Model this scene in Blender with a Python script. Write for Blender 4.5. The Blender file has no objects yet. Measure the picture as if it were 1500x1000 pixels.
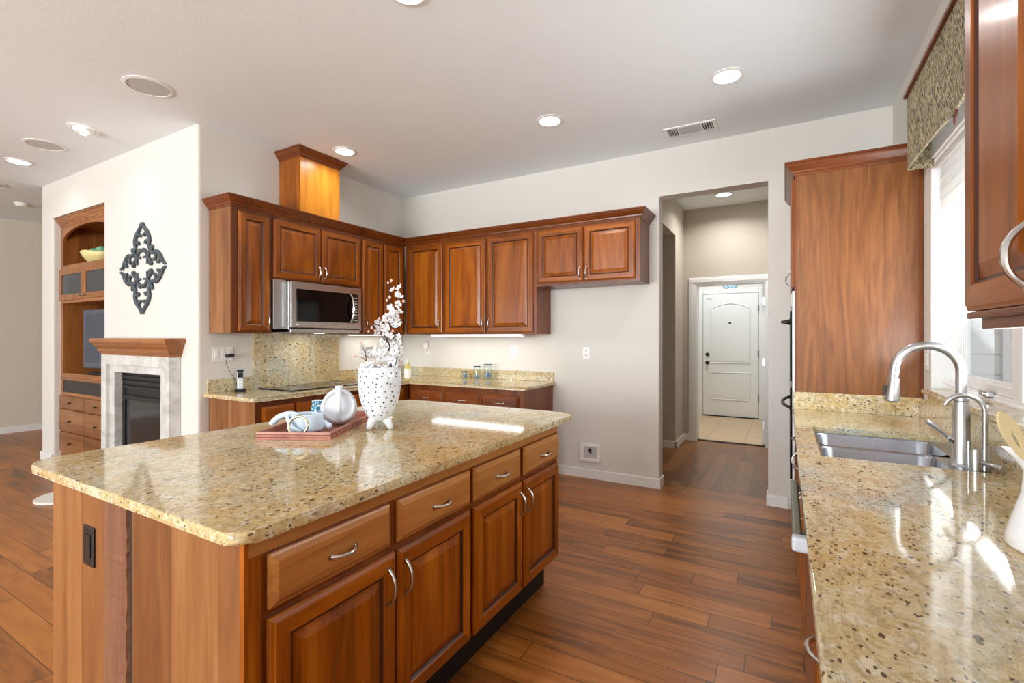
import bpy, bmesh, math, random
from math import sin, cos, pi, radians, sqrt, atan2
from mathutils import Vector, Matrix, Euler
random.seed(7)
SC = bpy.context.scene
COL = SC.collection

# ------------------------------------------------------------------ camera
cd = bpy.data.cameras.new('camera')
cam = bpy.data.objects.new('camera', cd)
COL.objects.link(cam)
cam.location = (0, 0, 1.362)
cam.rotation_euler = (pi/2, 0, math.atan(400/701))
cd.sensor_width = 36.0
cd.lens = 701/1500*36.0
cd.shift_y = -6/1500
cd.clip_start = 0.02
SC.camera = cam
SC.view_settings.view_transform = 'Standard'
SC.view_settings.look = 'None'
SC.view_settings.gamma = 1
SC.view_settings.use_curve_mapping = False
SC.view_settings.exposure = 0.12
try:
    SC.cycles.use_denoising = True
    SC.cycles.max_bounces = 8
    SC.cycles.diffuse_bounces = 5
    SC.cycles.glossy_bounces = 4
    SC.cycles.caustics_reflective = False
    SC.cycles.caustics_refractive = False
    SC.cycles.sample_clamp_indirect = 4.0
except Exception:
    pass

# ------------------------------------------------------------------ world
W = bpy.data.worlds.new('World'); SC.world = W; W.use_nodes = True
wn = W.node_tree.nodes; wl = W.node_tree.links
bg = wn['Background']
sky = wn.new('ShaderNodeTexSky')
sky.sky_type = 'HOSEK_WILKIE'
sky.sun_direction = (-0.4, -0.6, 0.7)
sky.turbidity = 4.0
mixw = wn.new('ShaderNodeMix'); mixw.data_type = 'RGBA'
mixw.inputs[0].default_value = 0.75
wl.new(sky.outputs[0], mixw.inputs[6]); mixw.inputs[7].default_value = (0.95, 0.97, 1.0, 1)
wl.new(mixw.outputs[2], bg.inputs[0]); bg.inputs[1].default_value = 1.0

# ------------------------------------------------------------------ large lights: daylight through the windows, plus an entry fill
def area(name, loc, rot, sx, sy, power, color=(1, 1, 1), shape='RECTANGLE', spread=None):
    l = bpy.data.lights.new(name, 'AREA'); l.shape = shape; l.size = sx; l.size_y = sy
    l.energy = power; l.color = color
    if spread is not None: l.spread = spread
    o = bpy.data.objects.new(name, l); COL.objects.link(o); o.location = loc; o.rotation_euler = rot
    return o
DAY = (0.90, 0.97, 1.0)
# great-room windows in the wall behind the camera (facing +Y)
area('daylight_rear', (-2.6, -5.4, 1.55), (radians(120), 0, 0), 3.6, 2.3, 530, DAY)
area('daylight_rear_left', (-7.0, -5.4, 1.55), (radians(125), 0, 0), 3.6, 2.3, 95, DAY)
# window over the sink (facing -X)
area('daylight_sink', (0.90, 2.48, 1.62), (0, radians(122), 0), 1.0, 1.6, 38, (0.97, 0.985, 1.0))
# added ceiling fill that brightens the entry room beyond the hall
area('entry_fill', (-0.9, 7.9, 2.98), (0, 0, 0), 1.2, 1.2, 34, DAY)

# ------------------------------------------------------------------ materials
def lin(c):
    c = c/255.0
    return c/12.92 if c <= 0.04045 else ((c+0.055)/1.055)**2.4
def S(r, g, b): return (lin(r), lin(g), lin(b), 1)
class NT:
    def __init__(s, name):
        s.m = bpy.data.materials.new(name); s.m.use_nodes = True
        s.t = s.m.node_tree; s.n = s.t.nodes; s.b = s.n['Principled BSDF']
    def new(s, typ, **kw):
        x = s.n.new(typ)
        for k, v in kw.items(): setattr(x, k, v)
        return x
    def link(s, a, b): s.t.links.new(a, b)
    def set(s, **kw):
        for k, v in kw.items():
            s.b.inputs[k.replace('_', ' ')].default_value = v
    def coord(s, scale=(1, 1, 1), rot=(0, 0, 0), jitter=False):
        tc = s.new('ShaderNodeTexCoord'); mp = s.new('ShaderNodeMapping')
        mp.inputs['Scale'].default_value = scale; mp.inputs['Rotation'].default_value = rot
        src = tc.outputs['Object']
        if jitter:
            oi = s.new('ShaderNodeObjectInfo')
            ad = s.new('ShaderNodeVectorMath', operation='MULTIPLY_ADD')
            co = s.new('ShaderNodeCombineXYZ')
            for i in range(3): s.link(oi.outputs['Random'], co.inputs[i])
            s.link(co.outputs[0], ad.inputs[0]); ad.inputs[1].default_value = (7.3, 5.1, 3.7)
            s.link(src, ad.inputs[2]); src = ad.outputs[0]
        s.link(src, mp.inputs[0]); return mp.outputs[0]
    def noise(s, vec, scale, detail=3, rough=0.5, dist=0.0):
        x = s.new('ShaderNodeTexNoise'); x.inputs['Scale'].default_value = scale
        x.inputs['Detail'].default_value = detail; x.inputs['Roughness'].default_value = rough
        x.inputs['Distortion'].default_value = dist; s.link(vec, x.inputs['Vector']); return x.outputs['Fac']
    def ramp(s, fac, stops, interp='LINEAR'):
        r = s.new('ShaderNodeValToRGB'); r.color_ramp.interpolation = interp
        e = r.color_ramp.elements
        while len(e) < len(stops): e.new(0.5)
        for k, (p, c) in enumerate(stops): e[k].position = p; e[k].color = c
        s.link(fac, r.inputs[0]); return r.outputs[0]
    def mix(s, fac, a, b, blend='MIX'):
        x = s.new('ShaderNodeMix'); x.data_type = 'RGBA'; x.blend_type = blend
        for sock, v in ((x.inputs[0], fac), (x.inputs[6], a), (x.inputs[7], b)):
            if hasattr(v, 'is_output') or isinstance(v, bpy.types.NodeSocket): s.link(v, sock)
            else: sock.default_value = v
        return x.outputs[2]
    def math(s, op, a, b=0.0, c=0.0):
        x = s.new('ShaderNodeMath', operation=op)
        for i, v in enumerate((a, b, c)):
            if isinstance(v, bpy.types.NodeSocket): s.link(v, x.inputs[i])
            else: x.inputs[i].default_value = v
        return x.outputs[0]
    def bump(s, h, strength=0.2, dist=0.01):
        x = s.new('ShaderNodeBump'); x.inputs['Strength'].default_value = strength
        x.inputs['Distance'].default_value = dist; s.link(h, x.inputs['Height']); s.link(x.outputs[0], s.b.inputs['Normal'])
def plain(name, col, rough=0.5, metal=0.0, **kw):
    t = NT(name); t.set(Base_Color=col, Roughness=rough, Metallic=metal, **kw); return t.m
def paint(name, col, rough=0.85, bscale=180, bstr=0.12):
    t = NT(name); v = t.coord(); n = t.noise(v, bscale, 3, 0.6)
    n2 = t.noise(v, 1.3, 2)
    t.link(t.mix(n2, col, tuple(list(min(1, c*1.04) for c in col[:3])+[1])), t.b.inputs['Base Color'])
    t.set(Roughness=rough); t.bump(n, bstr, 0.004); return t.m
def wood(name, axis, dark, mid, light, rough=0.32, coat=0.15, boards=0.0, fig=1.0):
    t = NT(name)
    i = 'xyz'.index(axis)
    sc = [9.0, 9.0, 9.0]; sc[i] = 0.9
    v = t.coord(tuple(sc), jitter=True)
    a = t.noise(v, 1.0, 4, 0.55, 1.2*fig)
    sf = [130.0]*3; sf[i] = 5.0
    f = t.noise(t.coord(tuple(sf), jitter=True), 1.0, 2, 0.6)
    fac = t.math('MULTIPLY_ADD', f, 0.30, t.math('MULTIPLY_ADD', a, 0.9, -0.10))
    if boards:
        sb = [0, 0, 0]
        for k in range(3):
            if k != i: sb[k] = boards
        vm = t.new('ShaderNodeVectorMath', operation='FLOOR'); t.link(t.coord(tuple(sb)), vm.inputs[0])
        wn_ = t.new('ShaderNodeTexWhiteNoise'); t.link(vm.outputs[0], wn_.inputs['Vector'])
        fac = t.math('MULTIPLY_ADD', t.math('SUBTRACT', wn_.outputs['Value'], 0.5), 0.34, fac)
    col = t.ramp(fac, [(0.22, dark), (0.52, mid), (0.85, light)])
    oi = t.new('ShaderNodeObjectInfo')
    hs = t.new('ShaderNodeHueSaturation')
    t.link(col, hs.inputs['Color'])
    t.link(t.math('MULTIPLY_ADD', oi.outputs['Random'], 0.22, 0.89), hs.inputs['Value'])
    t.link(hs.outputs[0], t.b.inputs['Base Color'])
    t.set(Roughness=rough, Coat_Weight=coat, Coat_Roughness=0.12, Specular_IOR_Level=0.35)
    t.bump(f, 0.05, 0.002)
    return t.m
CH = (S(80, 35, 3), S(146, 76, 9), S(188, 112, 28))          # cherry cabinets
CHD = (S(78, 35, 10), S(116, 58, 20), S(144, 80, 34))           # redder, darker cherry
CHL = (S(100, 58, 28), S(132, 84, 46), S(156, 108, 66))        # end panels, lighter
M = {}
for ax in 'xyz':
    M['wood_'+ax] = wood('cherry_'+ax, ax, *CH)
    M['dark_'+ax] = wood('dark_cherry_'+ax, ax, *CHD)
    M['end_'+ax] = wood('cherry_end_'+ax, ax, *CHL, boards=9.0, rough=0.4, coat=0.15)
M['glaze'] = plain('groove_glaze', S(62, 26, 10), 0.4)
M['draw_x'] = wood('honey_cherry_x', 'x', S(126, 72, 28), S(168, 110, 54), S(196, 142, 82))
M['panel_z'] = wood('veneer_z', 'z', S(92, 52, 24), S(122, 74, 36), S(146, 96, 54), rough=0.38, coat=0.2, fig=3.0)
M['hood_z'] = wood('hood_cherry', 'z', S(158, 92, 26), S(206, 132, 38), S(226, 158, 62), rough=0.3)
M['raw'] = wood('raw_edge', 'z', S(90, 54, 34), S(122, 78, 52), S(150, 102, 74), rough=0.75, coat=0.0)
M['niche_z'] = wood('oak_niche_z', 'z', S(104, 58, 24), S(146, 90, 44), S(178, 122, 70))
M['niche_x'] = wood('oak_niche_x', 'x', S(114, 66, 30), S(156, 98, 52), S(186, 128, 76))
M['tray'] = wood('tray_wood', 'y', S(126, 70, 54), S(162, 100, 80), S(188, 128, 106), rough=0.45, coat=0.1)
M['wall'] = paint('wall_paint', S(217, 213, 206))
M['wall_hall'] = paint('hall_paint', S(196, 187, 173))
M['wall_far'] = paint('far_paint', S(214, 205, 190))
M['ceil'] = paint('ceiling_paint', S(234, 241, 246), 0.9, 120, 0.25)
M['white'] = plain('white_trim', S(236, 236, 234), 0.4)
M['wplastic'] = plain('white_plastic', S(238, 237, 233), 0.35)
M['vinyl'] = plain('white_vinyl', S(240, 240, 240), 0.35)
M['dark'] = plain('dark_gap', S(22, 20, 18), 0.6)
M['black'] = plain('black_plastic', S(16, 17, 20), 0.35)
M['glassblack'] = plain('black_glass', S(6, 7, 8), 0.06, Specular_IOR_Level=0.3)
M['nickel'] = plain('satin_nickel', S(196, 194, 190), 0.28, 1.0)
M['bronze'] = plain('dark_bronze', S(70, 60, 52), 0.35, 1.0)
M['chrome'] = plain('chrome', S(205, 206, 208), 0.12, 1.0)
def brushed(name, col, axis, rough=0.3):
    t = NT(name); sc = [4, 4, 4]; sc[axis] = 300
    n = t.noise(t.coord(tuple(sc)), 1.0, 2)
    t.set(Base_Color=col, Metallic=1.0)
    t.link(t.math('MULTIPLY_ADD', n, 0.18, rough-0.08), t.b.inputs['Roughness']); t.bump(n, 0.04, 0.001); return t.m
M['steel'] = brushed('brushed_steel', S(190, 190, 190), 2)
M['steel_dark'] = brushed('sink_steel', S(172, 180, 190), 1, 0.28)
M['green_steel'] = plain('grey_green_bar', S(120, 126, 112), 0.35, 0.6)

def granite(name):
    t = NT(name)
    v = t.coord()
    K = lambda x: (x, x, x, 1)
    big = t.noise(v, 1.7, 4, 0.55, 1.2)
    base = t.ramp(big, [(0.28, S(196, 166, 110)), (0.44, S(208, 186, 138)), (0.58, S(212, 202, 168)), (0.68, S(190, 198, 190))])
    fine = t.noise(v, 85, 4, 0.75)
    base = t.mix(t.math('MULTIPLY', t.ramp(fine, [(0.36, K(1)), (0.56, K(0))]), 0.55), base, S(152, 124, 74))
    pale = t.noise(v, 34, 4, 0.7, 0.5)
    base = t.mix(t.math('MULTIPLY', t.ramp(pale, [(0.52, K(0)), (0.64, K(1))]), 0.65), base, S(228, 224, 208))
    gold = t.noise(v, 6, 4, 0.6, 0.8)
    base = t.mix(t.math('MULTIPLY', t.ramp(gold, [(0.52, K(0)), (0.70, K(1))]), 0.45), base, S(186, 140, 74))
    va = t.coord((1.0, 0.32, 1.0), (0, radians(20), radians(28)))
    vein = t.noise(va, 9, 6, 0.65, 1.5)
    base = t.mix(t.math('MULTIPLY', t.ramp(vein, [(0.47, K(0)), (0.50, K(1)), (0.53, K(0))]), 0.40), base, S(126, 112, 84))
    # dark mineral flecks: one per cell, only in some cells, slightly elongated
    def flecks(scale, mp, keep, size, colr, mscale, mlo, mhi):
        nonlocal base
        nd = t.new('ShaderNodeTexNoise'); nd.inputs['Scale'].default_value = scale*1.5; t.link(mp, nd.inputs['Vector'])
        ad = t.new('ShaderNodeVectorMath', operation='MULTIPLY_ADD'); t.link(nd.outputs['Color'], ad.inputs[0])
        ad.inputs[1].default_value = (0.6/scale,)*3; t.link(mp, ad.inputs[2])
        vo = t.new('ShaderNodeTexVoronoi'); vo.inputs['Scale'].default_value = scale; t.link(ad.outputs[0], vo.inputs['Vector'])
        sc = t.new('ShaderNodeSeparateColor'); t.link(vo.outputs['Color'], sc.inputs[0])
        thr = t.math('MULTIPLY', t.math('MAXIMUM', t.math('SUBTRACT', sc.outputs[0], 1-keep), 0.0), size/keep)
        f = t.math('LESS_THAN', vo.outputs['Distance'], thr)
        mk = t.ramp(t.noise(v, mscale, 2), [(mlo, K(0)), (mhi, K(1))])
        base = t.mix(t.math('MULTIPLY', t.math('MULTIPLY', f, mk), 0.9), base, colr)
    flecks(62, t.coord((1, 0.6, 1), (0, 0, radians(24))), 0.50, 0.36, S(66, 52, 40), 5, 0.30, 0.48)
    flecks(125, t.coord((1, 0.6, 1), (0, 0, radians(10))), 0.55, 0.44, S(80, 66, 48), 9, 0.34, 0.50)
    flecks(28, t.coord((1, 0.34, 1), (0, 0, radians(34))), 0.22, 0.27, S(60, 56, 53), 2.2, 0.46, 0.60)
    t.link(base, t.b.inputs['Base Color'])
    t.set(Roughness=0.07, IOR=1.55)
    return t.m
M['granite'] = granite('granite_gold')

def plank_floor(name, along, tint=(1, 1, 1), w=0.127, L=0.95):
    t = NT(name)
    tc = t.new('ShaderNodeTexCoord'); sp = t.new('ShaderNodeSeparateXYZ'); t.link(tc.outputs['Object'], sp.inputs[0])
    a, b = (sp.outputs[0], sp.outputs[1]) if along == 'x' else (sp.outputs[1], sp.outputs[0])
    rowf = t.math('DIVIDE', b, w); row = t.math('FLOOR', rowf)
    w1 = t.new('ShaderNodeTexWhiteNoise', noise_dimensions='1D'); t.link(row, w1.inputs['W'])
    lenf = t.math('MULTIPLY_ADD', w1.outputs['Value'], 0.7*L, 0.65*L)
    af = t.math('ADD', t.math('DIVIDE', a, lenf), t.math('MULTIPLY', w1.outputs['Value'], 37.7))
    idx = t.math('FLOOR', af)
    cx = t.new('ShaderNodeCombineXYZ'); t.link(row, cx.inputs[0]); t.link(idx, cx.inputs[1])
    w2 = t.new('ShaderNodeTexWhiteNoise', noise_dimensions='2D'); t.link(cx.outputs[0], w2.inputs['Vector'])
    r = w2.outputs['Value']
    # offset grain per plank
    off = t.new('ShaderNodeVectorMath', operation='MULTIPLY_ADD')
    t.link(w2.outputs['Color'], off.inputs[0]); off.inputs[1].default_value = (9, 9, 9); t.link(tc.outputs['Object'], off.inputs[2])
    def gn(sc, detail, rough, dist):
        mp = t.new('ShaderNodeMapping'); mp.inputs['Scale'].default_value = sc
        t.link(off.outputs[0], mp.inputs[0]); return t.noise(mp.outputs[0], 1.0, detail, rough, dist)
    g1 = gn((1.6, 14, 1) if along == 'x' else (14, 1.6, 1), 5, 0.6, 1.0)
    g2 = gn((6, 120, 1) if along == 'x' else (120, 6, 1), 3, 0.6, 0.2)
    scr = gn((26, 7, 1) if along == 'x' else (7, 26, 1), 3, 0.5, 0.5)
    fac = t.math('MULTIPLY_ADD', g1, 0.95, t.math('MULTIPLY_ADD', r, 0.26, -0.14))
    fac = t.math('MULTIPLY_ADD', g2, 0.22, t.math('SUBTRACT', fac, 0.10))
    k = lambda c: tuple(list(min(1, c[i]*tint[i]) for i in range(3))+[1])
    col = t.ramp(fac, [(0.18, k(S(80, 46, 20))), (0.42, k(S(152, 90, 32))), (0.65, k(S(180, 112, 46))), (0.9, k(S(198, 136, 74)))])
    fr = t.math('FRACT', rowf); e1 = t.math('MINIMUM', fr, t.math('SUBTRACT', 1.0, fr))
    fa = t.math('FRACT', af); e2 = t.math('MINIMUM', fa, t.math('SUBTRACT', 1.0, fa))
    gap = t.math('MAXIMUM', t.math('LESS_THAN', e1, 0.016), t.math('LESS_THAN', t.math('MULTIPLY', e2, lenf), 0.0022))
    knot = t.noise(tc.outputs['Object'], 3.1, 2, 0.5, 0.4)
    col = t.mix(t.math('MULTIPLY', t.ramp(knot, [(0.68, (0, 0, 0, 1)), (0.78, (1, 1, 1, 1))]), 0.6), col, k(S(70, 38, 22)))
    col = t.mix(t.math('MULTIPLY', gap, 0.75), col, k(S(48, 26, 16)))
    t.link(col, t.b.inputs['Base Color'])
    t.link(t.math('MULTIPLY_ADD', g1, 0.18, 0.24), t.b.inputs['Roughness'])
    h = t.math('SUBTRACT', t.math('MULTIPLY_ADD', scr, 0.5, t.math('MULTIPLY', g2, 0.2)), gap)
    t.bump(h, 0.25, 0.004)
    return t.m
M['floor'] = plank_floor('hardwood', 'x')
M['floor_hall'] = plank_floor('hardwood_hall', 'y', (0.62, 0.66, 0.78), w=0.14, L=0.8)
def tile():
    t = NT('tile')
    v = t.coord((2.2, 2.2, 2.2), (0, 0, 0))
    b = t.new('ShaderNodeTexBrick'); b.offset = 0.0; b.inputs['Scale'].default_value = 1.0
    b.inputs['Brick Width'].default_value = 1.0; b.inputs['Row Height'].default_value = 1.0
    b.inputs['Mortar Size'].default_value = 0.015
    b.inputs['Color1'].default_value = S(214, 186, 150); b.inputs['Color2'].default_value = S(204, 174, 138); b.inputs['Mortar'].default_value = S(176, 150, 122)
    t.link(v, b.inputs['Vector'])
    n = t.noise(v, 4, 4)
    t.link(t.mix(t.math('MULTIPLY', n, 0.4), b.outputs[0], S(188, 150, 112)), t.b.inputs['Base Color']); t.set(Roughness=0.35); return t.m
M['tile'] = tile()
def marble():
    t = NT('grey_marble'); v = t.coord()
    n = t.noise(v, 5, 6, 0.6, 1.0)
    t.link(t.ramp(n, [(0.3, S(176, 174, 168)), (0.5, S(206, 205, 200)), (0.7, S(222, 222, 220))]), t.b.inputs['Base Color'])
    t.set(Roughness=0.3); return t.m
M['marble'] = marble()
def fabric():
    t = NT('valance_fabric')
    v = t.coord((1, 1, 1))
    v0 = t.coord((1, 1, 1), (radians(32), 0, 0))
    def scaled(sc):
        mp = t.new('ShaderNodeMapping'); mp.inputs['Scale'].default_value = sc; t.link(v0, mp.inputs[0]); return mp.outputs[0]
    th = t.noise(scaled((150, 190, 26)), 1.0, 2)
    col = t.ramp(th, [(0.36, S(84, 80, 62)), (0.5, S(150, 138, 108)), (0.62, S(190, 178, 146))])
    vo = t.noise(scaled((30, 70, 20)), 1.0, 2, 0.5, 0.8)
    col = t.mix(t.math('MULTIPLY', t.ramp(vo, [(0.58, (0, 0, 0, 1)), (0.62, (1, 1, 1, 1))]), 0.75), col, S(52, 58, 54))
    t.link(col, t.b.inputs['Base Color']); t.set(Roughness=0.9); t.bump(th, 0.3, 0.003); return t.m
M['fabric'] = fabric()
M['maroon'] = plain('maroon_lining', S(92, 34, 30), 0.8)
M['iron'] = plain('blue_grey_iron', S(70, 80, 86), 0.55)
M['ceramic'] = plain('white_ceramic', S(226, 232, 240), 0.12, Coat_Weight=0.5)
M['dot'] = plain('dark_speckle', S(70, 66, 66), 0.4)
M['enamel'] = plain('white_enamel', S(240, 241, 244), 0.15, Coat_Weight=0.5)
M['blueband'] = plain('pale_blue_cloth', S(204, 222, 236), 0.45)
M['gold'] = plain('pale_gold', S(214, 200, 160), 0.25, 1.0)
M['beech'] = plain('beech_spoon', S(216, 196, 152), 0.5)
M['petal'] = plain('white_petal', S(240, 241, 244), 0.6)
M['pink'] = plain('pink_bud', S(232, 190, 180), 0.6)
M['stem'] = plain('brown_stem', S(66, 48, 44), 0.8)
M['yellow'] = plain('stamen', S(150, 130, 90), 0.7)
M['speaker'] = plain('speaker_grille', S(196, 196, 195), 0.8)
M['rug'] = plain('cream_rug', S(232, 228, 218), 0.95)
M['tvscreen'] = plain('tv_screen', S(52, 66, 82), 0.25)
M['tvbody'] = plain('tv_body', S(74, 84, 96), 0.4)
M['dkglass'] = plain('smoked_glass', S(40, 50, 60), 0.2)
M['firemetal'] = plain('firebox_metal', S(40, 41, 43), 0.4, 0.5)
M['fireglass'] = plain('firebox_glass', S(34, 36, 38), 0.1)
M['green'] = plain('green_glass', S(120, 176, 140), 0.3)
M['yellowbowl'] = plain('yellow_bowl', S(226, 214, 150), 0.3)
M['oil'] = plain('pale_yellow_oil', S(206, 190, 110), 0.1)
M['label'] = plain('paper_label', S(236, 234, 228), 0.6)
M['blueshell'] = plain('blue_shells', S(110, 142, 180), 0.6)
M['siding'] = plain('white_siding', S(232, 232, 230), 0.7)
M['greyglass'] = plain('grey_window', S(120, 124, 128), 0.2)
M['handset'] = plain('handset_silver', S(196, 200, 206), 0.3)
M['sign'] = plain('pale_blue_sign', S(196, 222, 232), 0.5)
M['signrim'] = plain('blue_sign_rim', S(90, 140, 168), 0.5)
M['signwhite'] = plain('sign_lettering', S(245, 248, 250), 0.5)
def mosaic():
    t = NT('blue_mosaic'); v = t.coord()
    vo = t.new('ShaderNodeTexVoronoi'); vo.inputs['Scale'].default_value = 110; t.link(v, vo.inputs['Vector'])
    sx = t.new('ShaderNodeSeparateColor'); t.link(vo.outputs['Color'], sx.inputs[0])
    t.link(t.ramp(sx.outputs[0], [(0.0, S(20, 66, 100)), (0.5, S(46, 116, 150)), (0.8, S(110, 170, 196)), (1, S(206, 226, 234))]), t.b.inputs['Base Color'])
    t.set(Roughness=0.15); return t.m
M['mosaic'] = mosaic()
def emit(name, col, strength):
    t = NT(name); t.set(Base_Color=col, Emission_Color=col, Emission_Strength=strength); return t.m
M['lamp'] = emit('lit_lens', (1, 0.97, 0.93, 1), 5.0)
M['strip'] = emit('lit_strip', (1, 0.98, 0.95, 1), 3.2)
def glass(name, tint, fac_scale=1.0, base=0.06):
    m = bpy.data.materials.new(name); m.use_nodes = True; t = m.node_tree
    t.nodes.remove(t.nodes['Principled BSDF']); out = t.nodes['Material Output']
    tr = t.nodes.new('ShaderNodeBsdfTransparent'); tr.inputs[0].default_value = tint
    gl = t.nodes.new('ShaderNodeBsdfGlossy'); gl.inputs['Roughness'].default_value = 0.02
    fr = t.nodes.new('ShaderNodeFresnel'); fr.inputs[0].default_value = 1.45
    mx = t.nodes.new('ShaderNodeMixShader')
    ge = t.nodes.new('ShaderNodeNewGeometry'); mu = t.nodes.new('ShaderNodeMath'); mu.operation = 'SUBTRACT'; mu.use_clamp = True
    t.links.new(fr.outputs[0], mu.inputs[0]); t.links.new(ge.outputs['Backfacing'], mu.inputs[1]); t.links.new(mu.outputs[0], mx.inputs[0]); t.links.new(tr.outputs[0], mx.inputs[1]); t.links.new(gl.outputs[0], mx.inputs[2])
    t.links.new(mx.outputs[0], out.inputs[0]); return m
M['pane'] = glass('window_pane', (0.96, 0.98, 0.98, 1))
def blind():
    m = bpy.data.materials.new('blind_cloth'); m.use_nodes = True; t = m.node_tree
    t.nodes.remove(t.nodes['Principled BSDF']); out = t.nodes['Material Output']
    a = t.nodes.new('ShaderNodeBsdfDiffuse'); a.inputs[0].default_value = S(244, 244, 242)
    b = t.nodes.new('ShaderNodeBsdfTranslucent'); b.inputs[0].default_value = S(244, 244, 242)
    mx = t.nodes.new('ShaderNodeMixShader'); mx.inputs[0].default_value = 0.4
    t.links.new(a.outputs[0], mx.inputs[1]); t.links.new(b.outputs[0], mx.inputs[2]); t.links.new(mx.outputs[0], out.inputs[0]); return m
M['blind'] = blind()
M['jarglass'] = glass('jar_glass', (0.93, 0.96, 0.96, 1))

# ------------------------------------------------------------------ mesh helpers
def obj(name, bm, mat, parent=None, smooth=False, loc=None):
    bmesh.ops.recalc_face_normals(bm, faces=bm.faces)
    me = bpy.data.meshes.new(name); bm.to_mesh(me); bm.free()
    for m in (mat if isinstance(mat, (list, tuple)) else [mat]): me.materials.append(m)
    if smooth:
        for p in me.polygons: p.use_smooth = True
        if smooth != 'all':
            try: me.set_sharp_from_angle(angle=radians(35))
            except Exception: pass
            for p in me.polygons:
                if len(p.vertices) > 4 or p.area > 0.03: p.use_smooth = False
    o = bpy.data.objects.new(name, me); COL.objects.link(o)
    if parent is not None: o.parent = parent
    if loc is not None: o.location = loc
    return o
def thing(name, label, cat, loc=(0, 0, 0), rotz=0.0, group=None):
    o = bpy.data.objects.new(name, None); COL.objects.link(o); o.empty_display_size = 0.05
    o.location = loc; o.rotation_euler = (0, 0, rotz); tag(o, label, cat, group); return o
def tag(o, label, cat, group=None):
    o['label'] = label; o['category'] = cat
    if group: o['group'] = group
    return o
def struct(name, bm, mat, parent=None, smooth=False):
    o = obj(name, bm, mat, parent, smooth)
    if parent is None: o['kind'] = 'structure'
    return o
def copy_thing(root, loc, rotz=None, label=None, group=None):
    r = root.copy(); COL.objects.link(r); r.location = loc
    if rotz is not None: r.rotation_euler = (0, 0, rotz)
    if label: r['label'] = label
    if group: r['group'] = group
    for ch in list(root.children):
        c = ch.copy(); COL.objects.link(c); c.parent = r
        for g in list(ch.children):
            d = g.copy(); COL.objects.link(d); d.parent = c
    return r
def B(): return bmesh.new()
def box(bm, x0, x1, y0, y1, z0, z1, bev=0.0, seg=2, mi=0, sel=None):
    x0, x1 = min(x0, x1), max(x0, x1); y0, y1 = min(y0, y1), max(y0, y1); z0, z1 = min(z0, z1), max(z0, z1)
    v = [bm.verts.new((x, y, z)) for x in (x0, x1) for y in (y0, y1) for z in (z0, z1)]
    fs = [bm.faces.new([v[i] for i in q]) for q in ((0, 1, 3, 2), (4, 6, 7, 5), (0, 4, 5, 1), (2, 3, 7, 6), (0, 2, 6, 4), (1, 5, 7, 3))]
    for f in fs: f.material_index = mi
    if bev > 0:
        es = list({e for f in fs for e in f.edges})
        if sel: es = [e for e in es if sel((e.verts[0].co+e.verts[1].co)/2, (e.verts[1].co-e.verts[0].co).normalized())]
        if es: bmesh.ops.bevel(bm, geom=es, offset=bev, segments=seg, profile=0.5, affect='EDGES')
    return bm
def lathe(bm, prof, cx=0, cy=0, cz=0, n=32, mi=0, mat=None, sx=1, sy=1):
    rings = []
    for r, z in prof:
        if r < 1e-6: rings.append([bm.verts.new((cx, cy, cz+z))])
        else: rings.append([bm.verts.new((cx+sx*r*cos(2*pi*k/n), cy+sy*r*sin(2*pi*k/n), cz+z)) for k in range(n)])
    new = [v for r in rings for v in r]
    for a, b in zip(rings[:-1], rings[1:]):
        for k in range(n):
            k2 = (k+1) % n
            if len(a) == 1 and len(b) == 1: continue
            if len(a) == 1: f = bm.faces.new((a[0], b[k], b[k2]))
            elif len(b) == 1: f = bm.faces.new((a[k], a[k2], b[0]))
            else: f = bm.faces.new((a[k], a[k2], b[k2], b[k]))
            f.material_index = mi
    if mat is not None: bmesh.ops.transform(bm, matrix=mat, verts=new)
    return new
def tube(bm, pts, rad, n=10, cap=True, flat=1.0, up=None, mi=0):
    pts = [Vector(p) for p in pts]; m = len(pts)
    rs = rad if isinstance(rad, (list, tuple)) else [rad]*m
    rings = []; prev = None
    for i, p in enumerate(pts):
        t = (pts[min(i+1, m-1)]-pts[max(i-1, 0)]).normalized()
        if up is not None:
            u = Vector(up); u = (u-t*u.dot(t))
            u = u.normalized() if u.length > 1e-6 else t.orthogonal().normalized()
        elif prev is None: u = t.orthogonal().normalized()
        else: u = (prev-t*prev.dot(t)).normalized()
        prev = u; w = t.cross(u)
        rings.append([bm.verts.new(p+(u*cos(2*pi*k/n)*flat+w*sin(2*pi*k/n))*rs[i]) for k in range(n)])
    for a, b in zip(rings[:-1], rings[1:]):
        for k in range(n):
            f = bm.faces.new((a[k], a[(k+1) % n], b[(k+1) % n], b[k])); f.material_index = mi
    if cap:
        for r in (rings[0], rings[-1]):
            try: bm.faces.new(r).material_index = mi
            except Exception: pass
    return [v for r in rings for v in r]
def cyl(bm, a, b, r, n=20, r2=None, mi=0):
    return tube(bm, [a, b], [r, r if r2 is None else r2], n, mi=mi)
def smooth_path(pts, k=6):
    P = [Vector(p) for p in pts]; out = []
    for i in range(len(P)-1):
        p0 = P[max(i-1, 0)]; p1 = P[i]; p2 = P[i+1]; p3 = P[min(i+2, len(P)-1)]
        for j in range(k):
            t = j/k
            out.append(0.5*((2*p1)+(-p0+p2)*t+(2*p0-5*p1+4*p2-p3)*t*t+(-p0+3*p1-3*p2+p3)*t**3))
    out.append(P[-1]); return out
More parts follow.
